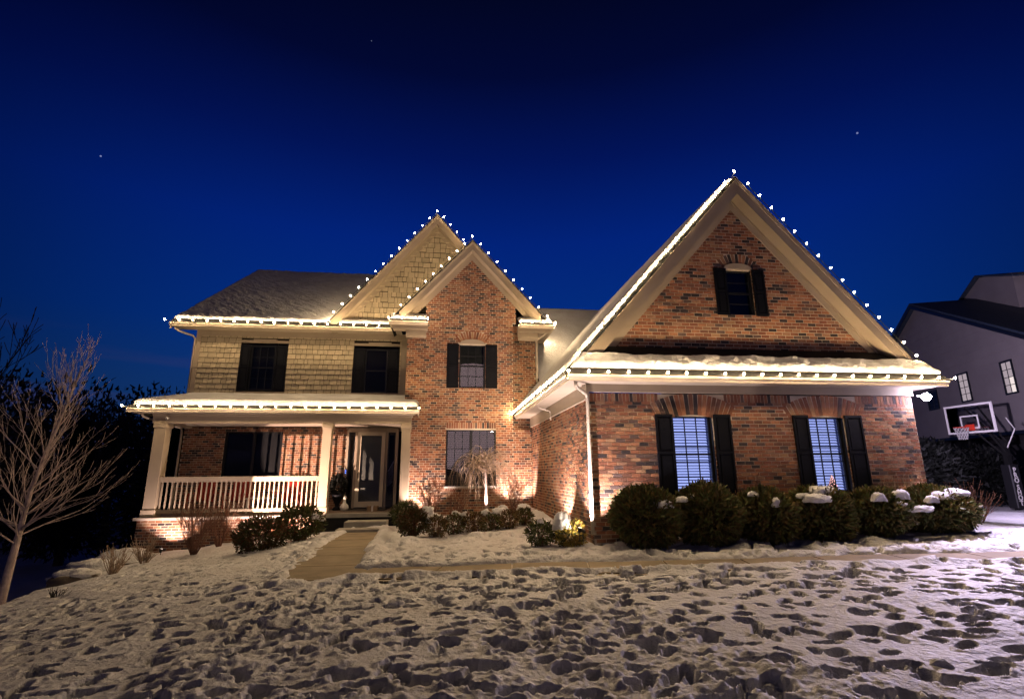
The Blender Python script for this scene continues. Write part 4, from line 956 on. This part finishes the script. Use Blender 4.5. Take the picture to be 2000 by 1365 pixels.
def twiggy(x, y, h, w, n, label, m, seed, depth=2, group=None):
    z0 = gh(x, y)-.03; t = thing('bare_shrub', label, 'shrub', (x,y,z0), group=group); rd = random.Random(seed); mb = MB()
    for i in range(n):
        a = rd.uniform(0, 6.28); e = rd.uniform(.1,1)*w/h
        d = Vector((math.cos(a)*e, math.sin(a)*e, 1)).normalized()
        grow(mb, Vector((x+.05*math.cos(a), y+.05*math.sin(a), z0)), d, h*.50*rd.uniform(.7,1.1), TWR, depth, rd, .55, .10, 3, (2,3), 3, .62, TWR*.34)
    part('twigs', mb, m, t); return t
twiggy(-6.35, 15.0, 1.25, .70, 30, 'tall bare brown shrub before the lit porch base', M['barkred'], 401, 3)
twiggy(-6.35, 16.55, 1.30, .6, 20, 'tall reddish bare shrub under the porch railing', M['barkred'], 402, 3)
twiggy(-7.3, 14.6, .75, .45, 20, 'small bare shrub near the left corner of the porch base', M['barktan'], 403, 2)
twiggy(-7.15, 13.1, .62, .45, 20, 'small bare shrub by the boulders on the snowy edge', M['barktan'], 404, 2)
twiggy(-6.7, 10.7, .30, .35, 14, 'tiny tuft of twigs at the foot of the big bare tree', M['barkdark'], 405, 1)
twiggy(-.35, 15.3, 1.25, .42, 26, 'upright bare shrub by the brick wall right of the porch', M['barkred'], 406, 3)
twiggy(2.15, 16.0, 1.1, .5, 24, 'fine reddish bare shrub right of the weeping tree', M['barkred'], 407, 3)
twiggy(.35, 16.3, .9, .5, 18, 'low bare shrub under the blinds window left of the trunk', M['barkred'], 408, 2)
twiggy(11.9, 10.6, .95, .62, 24, 'bare pinkish shrub right of the yew hedge', M['barkred'], 409, 2)
twiggy(9.55, 10.15, 1.15, .5, 26, 'bare shrub against the right end of the garage wall', M['barktan'], 410, 2)
twiggy(6.3, 10.2, 1.15, .5, 18, 'bare shrub against the brick between the lit windows', M['barkred'], 411, 2)
twiggy(1.15, 3.75, .07, .09, 7, 'tiny dark sprig poking through the foreground snow', M['barkdark'], 412, 1)

# weeping tree
x, y = 1.30, 16.1; z0 = gh(x, y)-.05
t = thing('weeping_tree', 'small bare weeping tree with pale trunk before the blinds window', 'tree', (x,y,z0)); rd = random.Random(55)
mb = MB(); mb.tube([(x,y,z0),(x-.01,y,z0+.8),(x-.03,y,z0+1.5),(x-.05,y,z0+1.85)], [.05,.042,.038,.045], 10); part('trunk', mb, M['bark'], t, smooth=True)
mb = MB()
for i in range(115):
    a = rd.uniform(0, 6.28); R0 = rd.uniform(.35,1.08); hgt = rd.uniform(.10,.60)*(1.15-.5*R0); drop = rd.uniform(.7,1.75); pts = []; c = Vector((x-.05+rd.uniform(-.08,.08), y, z0+rd.uniform(1.35,1.85))); wx = rd.uniform(0,9); wk = rd.uniform(.03,.09)
    for s in range(9):
        q = s/8; rad = R0*math.sin(min(q*1.35,1)*math.pi/2); zz = hgt*math.sin(min(1,q*2.1)*math.pi/2) - drop*max(0, q-.30)**1.5*1.7
        aa = a+.25*math.sin(q*4+i); pts.append(c+Vector((rad*math.cos(aa)+wk*math.sin(wx+q*7), rad*math.sin(aa)*.9+wk*math.cos(wx+q*6), zz+wk*math.sin(wx*2+q*9)*.6)))
    mb.tube(pts, [.010,.009,.008,.007,.007,.006,.005,.004,.003], 3, cap=False)
    for s in (4,5,6,7):
        if rd.random() < .6: mb.tube([pts[s], pts[s]+Vector((rd.uniform(-.09,.09), rd.uniform(-.09,.09), rd.uniform(-.22,-.03)))], [.003,.0015], 3, cap=False)
part('drooping_branches', mb, M['barktan'], t)

# big bare tree at left
x, y = -7.75, 10.95; z0 = -1.05
t = thing('bare_tree', 'young bare tree with fanning pale branches at the left edge', 'tree', (x,y,z0)); rd = random.Random(91)
mb = MB(); tr = [Vector((x,y,z0-.1)), Vector((x+.02,y,z0+.5)), Vector((x+.05,y,z0+1.0)), Vector((x+.08,y,z0+1.45))]; mb.tube(tr, [.085,.07,.062,.055], 12); part('trunk', mb, M['bark'], t, smooth=True)
mb = MB(); top = tr[-1]
lead = [top, top+Vector((.05,0,.8)), top+Vector((.20,.0,1.6)), top+Vector((.36,.05,2.5)), top+Vector((.48,.05,3.2))]
mb.tube(lead, [.05,.038,.027,.015,.005], 7)
for i in range(44):
    q = rd.random()**1.15; s = q*2.9; k = min(3, int(s/3.2*4)); fr = (s/3.2*4)-k
    p = lead[k].lerp(lead[k+1], max(0,min(1,fr))) if i > 5 else top+Vector((0,0,rd.uniform(-.2,.2)))
    a = rd.uniform(0, 6.28); out = 1.12-.80*q; el = .50+.80*q
    d = Vector((math.cos(a)*out, math.sin(a)*out, el)).normalized(); L0 = (.95-.50*q)*rd.uniform(.8,1.15)
    grow(mb, p.copy(), d, L0, .017*(1-.55*q), 3, rd, .60, .16, 5, (2,3), 5, .68, .0026)
part('branches', mb, M['bark'], t)

# dark trees far behind on the left
def far_tree(x, y, h, w, label, seed, conifer=False, group='dark trees beyond the lower yard'):
    z0 = float(base_h(x, y)); t = thing('conifer' if conifer else 'dark_tree', label, 'tree', (x,y,z0), group=group); rd = random.Random(seed)
    mb = MB(); mb.tube([(x,y,z0-.3),(x,y,z0+h*.5),(x+.1,y,z0+h*.9)], [h*.03,h*.018,.02], 7); part('trunk', mb, M['barkdark'], t)
    mb = MB()
    if conifer:
        for k in range(12): q = k/12; leaf_cloud(mb, x, y, z0+h*(.12+.82*q), w*(1-q)*.95+.1, w*(1-q)+.1, h*.07, 600, h*.024, seed*20+k, shell=.2, up=-.25)
    else:
        for k in range(16): grow(mb, Vector((x,y,z0+h*rd.uniform(.2,.55))), Vector((rd.uniform(-1,1),rd.uniform(-1,1),rd.uniform(.5,1.4))).normalized(), h*.28, h*.010, 4, rd, .6, .12, 4, (2,4), 4, .7, .012)
        leaf_cloud(mb, x, y, z0+h*.60, w, w, h*.36, 3500, h*.016, seed, shell=.15)
    part('crown', mb, M['wood'] if conifer else M['barkdark'], t)
far_tree(-20.0, 24.5, 10.0, 3.0, 'tall dark leafless tree behind the pale bare tree', 501)
far_tree(-24, 42, 9.6, 4.6, 'dark round crowned tree left of the porch roof', 502)
far_tree(-18.5, 40, 8.9, 3.8, 'dark tree just behind the left end of the porch roof', 503)
far_tree(-29.5, 42, 9.4, 3.2, 'dark pointed conifer against the horizon glow', 504, True)
far_tree(-21.5, 34, 8.6, 2.4, 'dark conifer low beside the porch corner', 505, True)
far_tree(-14.5, 30, 8.6, 2.6, 'dark conifer seen through the porch left of the brick', 506, True)
mb = MB()
for k in range(70):
    a = -68+k*.78; dd = random.uniform(66, 84); xx = dd*math.sin(math.radians(a)); yy = dd*math.cos(math.radians(a))
    leaf_cloud(mb, xx, yy, -3.2+random.uniform(5,7), 5, 4.6, random.uniform(7.5,9.5), 900, .40, 600+k, shell=.3)
o = part('far_woods', mb, M['wood']); tag(o, 'black mass of woods along the horizon left of the house', 'woods', kind='stuff')

# boulders and small stones on the drop at the left
def boulder(x, y, z, rx, ry, rz, label, seed):
    t = thing('boulder', label, 'boulder', (x,y,z), group='ledge boulders along the left snow edge')
    nu, nv = 22, 12; u = np.linspace(0, 2*math.pi, nu+1)[:-1]; v = np.linspace(-math.pi/2, math.pi/2, nv); U_, V_ = np.meshgrid(u, v)
    k = 1+.7*fbm(np.cos(U_)*np.cos(V_)*1.6+seed, np.sin(U_)*1.6+V_*1.3, 3, seed)
    X = x+rx*np.cos(U_)*np.cos(V_)*k; Y = y+ry*np.sin(U_)*np.cos(V_)*k; Zz = z+rz*np.clip(np.sin(V_)*k, -.8, .72)
    me = grid_mesh('rock', X, Y, Zz, M['rock'], wrap=True); link('rock', me, t)
    snow_blob(t, x, y, z+rz*.55, rx*.95, ry*.95, rz*.42, seed+3)
M['rock'] = mat('rock', (.16,.13,.10), .9, .7, 12, .3, 3)
boulder(-8.55, 15.9, gh(-8.2,15.9)-.10, .62, .55, .36, 'larger snow capped boulder nearest the porch base', 71)
boulder(-8.25, 14.4, gh(-7.9,14.4)-.10, .50, .5, .30, 'flat snow capped boulder left of the larger one', 72)
boulder(-7.85, 13.0, gh(-7.6,13.0)-.08, .45, .4, .24, 'lowest dark stone on the slope near the bare tree', 73)

# lumps of kicked-up snow on the lawn
LUMPS = ['snow lump at the walkway corner below the door path', 'larger snow lump on the lawn just left of the door path', 'snow lump on the lawn just below the walkway corner', 'snow lump on the lawn below the weeping tree', 'snow lump in the middle of the lawn below the garage downspout', 'snow lump on the lawn below the left lit window', 'snow lump near the bottom edge under the left lit window', 'snow lump on the lawn below the gap between the lit windows', 'smallest snow lump, close to the bottom edge right of centre', 'snow lump on the left part of the lawn below the porch steps', 'snow lump near the bottom edge left of centre', 'snow lump in the bed left of the garage corner']
for i, (x, y, s) in enumerate([(-.9,7.9,.12),(-2.9,8.6,.15),(-.55,6.9,.12),(1.4,7.2,.10),(2.3,5.0,.09),(5.2,6.7,.11),(3.8,3.9,.10),(6.4,7.0,.10),(1.9,3.5,.07),(-2.7,6.1,.10),(.2,4.4,.08),(3.1,12.9,.10)]):
    me = snow_blob(None, x, y, gh(x, y)-.01, s*.8, s*.6, s*.32, 800+i, 'snow_lump')
    tag(me, LUMPS[i], 'snow lump', group='snow lumps on the lawn')

# ------------------------------------------------------------------ neighbour house
E1 = Vector((.35,.937,0)); E2 = Vector((.937,-.35,0)); A0 = Vector((26.16,22.57,0))
nh = thing('neighbour_house', 'tall grey gabled house behind the hoop with narrow lit windows', 'house', A0)
M['greywall'] = mat('grey_siding', (.36,.32,.31), .8, .15, 6, .08, 1.2); M['blueroof'] = mat('slate_roof', (.05,.07,.10), .6, .3, 20, .2, 4); M['ndark'] = mat('shaded_stone', (.03,.027,.027), .9, .5, 8, .4, 4)  # lower wall stone coloured near black to stand for porch shade
def W(s, z, off=0): p = A0+E1*s+E2*off; return Vector((p.x,p.y,z))
SL = (10.74-7.12)/7.51
gl = 2.82-(10.74-3.1)/SL
hw_ = 9.5
mb = MB(); mb.poly([W(2.82-hw_,3.1), W(2.82+hw_,3.1), W(2.82+hw_,10.74-hw_*SL), W(2.82,10.74), W(2.82-hw_,10.74-hw_*SL)], E2*.3); part('gable_wall', mb, M['greywall'], nh)
mb = MB()
for z in np.arange(3.3, 10.4, .42):
    h = min(hw_, (10.74-z)/SL)-.1
    if h > .3: mb.hexa([W(2.82-h,z,-.012), W(2.82+h,z,-.012), W(2.82+h,z+.02,-.012), W(2.82-h,z+.02,-.012)], E2*.011)
part('siding_laps', mb, M['greywall'], nh)
mb = MB(); mb.poly([W(2.82-hw_,-1,.6), W(2.82+hw_,-1,.6), W(2.82+hw_,3.1,.6), W(2.82-hw_,3.1,.6)], E2*.3); part('lower_wall', mb, M['ndark'], nh)
mb = MB(); mb.poly([W(2.82-hw_,2.95,-.05), W(2.82+hw_,2.95,-.05), W(2.82+hw_,3.10,-.05), W(2.82-hw_,3.10,-.05)], E2*.8); part('band_board', mb, M['frame'], nh)
mb = MB()
for sgn in (-1, 1):
    mb.hexa([W(2.82,10.90,-.35), W(2.82+sgn*(hw_+.5),10.90-(hw_+.5)*SL,-.35), W(2.82+sgn*(hw_+.5),10.90-(hw_+.5)*SL,14), W(2.82,10.90,14)], (0,0,-.12))
part('roof', mb, M['blueroof'], nh)
mb = MB()
for sgn in (-1, 1): mb.hexa([W(2.82,10.76,-.38), W(2.82+sgn*(hw_+.5),10.76-(hw_+.5)*SL,-.38), W(2.82+sgn*(hw_+.5),10.58-(hw_+.5)*SL,-.38), W(2.82,10.58,-.38)], E2*.05)
part('rake_board', mb, M['frame'], nh)
mb = MB(); mb.poly([W(-.2,9.3,3), W(4.6,9.3,3), W(4.6,10.9,3), W(2.2,11.95,3), W(-.2,11.3,3)], E2*6); part('rear_dormer', mb, M['greywall'], nh)
mb = MB(); mb.hexa([W(2.2,12.1,2.8), W(-.9,11.0,2.8), W(-.9,11.0,9.5), W(2.2,12.1,9.5)], (0,0,-.1)); mb.hexa([W(2.2,12.1,2.8), W(5.0,10.8,2.8), W(5.0,10.8,9.5), W(2.2,12.1,9.5)], (0,0,-.1)); part('dormer_roof', mb, M['blueroof'], nh)
M['nlit'] = emit('warm_lit_room', (.80,.66,.74), .50); M['nlit2'] = emit('brighter_lit_room', (.95,.82,.80), .95)
def nwin(s0, s1, z0, z1, lit):
    mb = MB(); f = .07
    def bx(a, b, c, d, o0, o1): mb.hexa([W(a,c,o0), W(b,c,o0), W(b,d,o0), W(a,d,o0)], E2*(o1-o0))
    bx(s0-f,s0,z0-f,z1+f,-.05,-.003); bx(s1,s1+f,z0-f,z1+f,-.05,-.003); bx(s0,s1,z1,z1+f,-.05,-.003); bx(s0,s1,z0-f,z0,-.05,-.003)
    sm = (s0+s1)/2; bx(sm-.012,sm+.012,z0,z1,-.035,-.02)
    for k in (1,2,3): zz = z0+(z1-z0)*k/4; bx(s0,s1,zz-.012,zz+.012,-.034,-.021)
    w = part('window', mb, M['frame'], nh)
    for i in range(2):
        for j in range(4):
            a = s0+(s1-s0)*(i/2)+.015; b = s0+(s1-s0)*((i+1)/2)-.015; c = z0+(z1-z0)*j/4+.015; d = z0+(z1-z0)*(j+1)/4-.015
            m_ = MB(); m_.hexa([W(a,c,-.015), W(b,c,-.015), W(b,d,-.015), W(a,d,-.015)], E2*.005); part('pane', m_, (M['nlit2'] if (lit and i == 0 and j < 2) else M['nlit']) if lit is not None else M['frame'], w)
nwin(-.38,.36,4.82,6.16,False); nwin(-3.55,-2.90,4.76,6.13,True); nwin(2.55,3.45,4.75,5.70,None)
# dark evergreens beyond the garage
for i, (x, y, r, h) in enumerate([(14.5,15.5,1.0,2.0),(16.6,16.8,1.2,2.3),(18.6,18.6,1.1,2.3),(20.6,20.0,1.3,2.5),(23.2,20.2,1.3,2.4),(25.3,18.6,1.2,2.2)]):
    lab = ['dark evergreen closest to the right garage corner','dark evergreen below the backboard','dark evergreen below the basketball net','dark evergreen left of the hoop post','dark evergreen just right of the hoop post','dark evergreen at the right picture edge'][i]
    z0 = gh(x, y); t = thing('evergreen_bush', lab, 'bush', (x,y,z0), group='dark evergreens beyond the driveway')
    mb = MB(); leaf_cloud(mb, x, y, z0+h*.5, r, r, h*.55, 3600, .13, 700+i, shell=.3); part('foliage', mb, M['wood'], t)
    mb = MB(); mb.tube([(x,y,z0-.1),(x,y,z0+h*.8)], [.06,.02], 6); part('stems', mb, M['barkdark'], t)

# ------------------------------------------------------------------ basketball hoop
HX, HY = 20.80, 16.95; hz = gh(HX, HY)
t = thing('basketball_hoop', 'tall basketball hoop with glass backboard and padded black post', 'basketball hoop', (HX,HY,hz))
mb = MB(); mb.box(HX-.08,HX+.08,HY-.08,HY+.08,hz-.1,2.55); part('pole', mb, M['darkmetal'], t)
M['pad'] = mat('black_pad', (.012,.012,.014), .5)
mb = MB(); mb.box(HX-.20,HX+.20,HY-.17,HY+.17,hz+.05,1.62); part('pole_pad', mb, M['pad'], t, bevel=.03)
mb = MB()
for s in (-.25,.25):
    mb.tube([(HX,HY+s*.3,2.45),(19.62,HY-.07+s,3.72)], .035, 6); mb.tube([(HX,HY+s*.3,1.95),(19.62,HY-.07+s,3.05)], .035, 6)
part('arms', mb, M['darkmetal'], t)
mb = MB(); mb.tube([(HX,HY,2.1),(20.9,HY-.4,2.9),(20.5,HY-.5,3.3)], .02, 6); part('crank_actuator', mb, M['white'], t)
BY0, BY1, BZ0, BZ1, BX = 15.98, 17.78, 2.76, 3.83, 19.45; e = .07
mb = MB(); mb.box(BX-.02,BX+.03,BY0,BY1,BZ1-e,BZ1); mb.box(BX-.02,BX+.03,BY0,BY1,BZ0,BZ0+e); mb.box(BX-.02,BX+.03,BY0,BY0+e,BZ0+e,BZ1-e); mb.box(BX-.02,BX+.03,BY1-e,BY1,BZ0+e,BZ1-e)
bb = part('backboard_frame', mb, M['white'], t)
mb = MB(); mb.box(BX-.005,BX+.005,BY0+e,BY1-e,BZ0+e,BZ1-e); part('backboard_glass', mb, M['glass'], bb)
ym = (BY0+BY1)/2; mb = MB(); q = .05; a, b, c, d = ym-.34, ym+.34, BZ0+.16, BZ0+.66
mb.box(BX-.014,BX-.006,a,b,d-q,d); mb.box(BX-.014,BX-.006,a,b,c,c+q); mb.box(BX-.014,BX-.006,a,a+q,c+q,d-q); mb.box(BX-.014,BX-.006,b-q,b,c+q,d-q); part('target_square', mb, M['white'], bb)
rc = Vector((BX-.42, ym, 2.97)); M['orange'] = mat('rim_red', (.62,.045,.02), .4)
mb = MB(); mb.tube([rc+Vector((.23*math.cos(k*math.pi/12), .23*math.sin(k*math.pi/12), 0)) for k in range(25)], .014, 6, cap=False); mb.box(BX-.20,BX-.021,ym-.11,ym+.11,2.90,3.02); mb.box(BX-.04,BX-.0215,ym-.16,ym+.16,2.86,3.08); rim = part('rim', mb, M['orange'], t)
mb = MB(); n = 12
def npnt(k, l): r_ = .225-.10*(l/5)**.8; aa = 2*math.pi*(k+.5*(l % 2))/n; return rc+Vector((r_*math.cos(aa), r_*math.sin(aa), -.088*l))
for l in range(5):
    for k in range(n):
        mb.tube([npnt(k,l), npnt(k,l+1)], .007, 3, cap=False); mb.tube([npnt(k,l), npnt(k-1 if l % 2 == 0 else k+1,l+1)], .007, 3, cap=False)
part('net', mb, M['white'], rim)
# lettering on the pad, read top to bottom, on the face turned to the camera
fnt = None
y_ = HY-.175; zt = 1.42
for ch in 'PRO SHOT':
    if ch != ' ':
        cu = bpy.data.curves.new('letter', 'FONT'); cu.body = ch; cu.size = .24; cu.extrude = .003; cu.align_x = 'CENTER'; cu.align_y = 'CENTER'; cu.offset = .008
        o = bpy.data.objects.new('letter', cu); C.objects.link(o); bpy.context.view_layer.update()
        me = bpy.data.meshes.new_from_object(o); bpy.data.objects.remove(o); me.materials.clear(); me.materials.append(M['white'])
        o = link('letter', me, t); o.location = Vector((HX-.03, HY-.176, zt))-t.location; o.rotation_euler = (math.pi/2, 0, 0)
    zt -= .185 if ch != ' ' else .06
# small glowing christmas tree seen in the right garage window
t = thing('christmas_tree', 'little lit christmas tree glowing in the right garage window', 'christmas tree', (8.43,10.66,1.05))
mb = MB(); mb.lathe([(.02,0),(.02,.06),(.13,.06),(.005,.36)], 8.50, 10.657, 1.02, 10); o = part('tree_cone', mb, M['barkdark'], t); o.scale = (1,.12,1); o.location = (-8.43, 10.657*.88-10.66, -1.05)
mb = MB()
for k in range(34):
    q = k/34; a = k*2.4; r_ = .125*(1-q); mb.add([(8.50+r_*math.cos(a)+v[0]*.0035, 10.642+v[1]*.0035, 1.09+.29*q+v[2]*.0035) for v in _ico], _if)
part('fairy_lights', mb, emit('fairy', (1.0,.50,.48), 4), t)
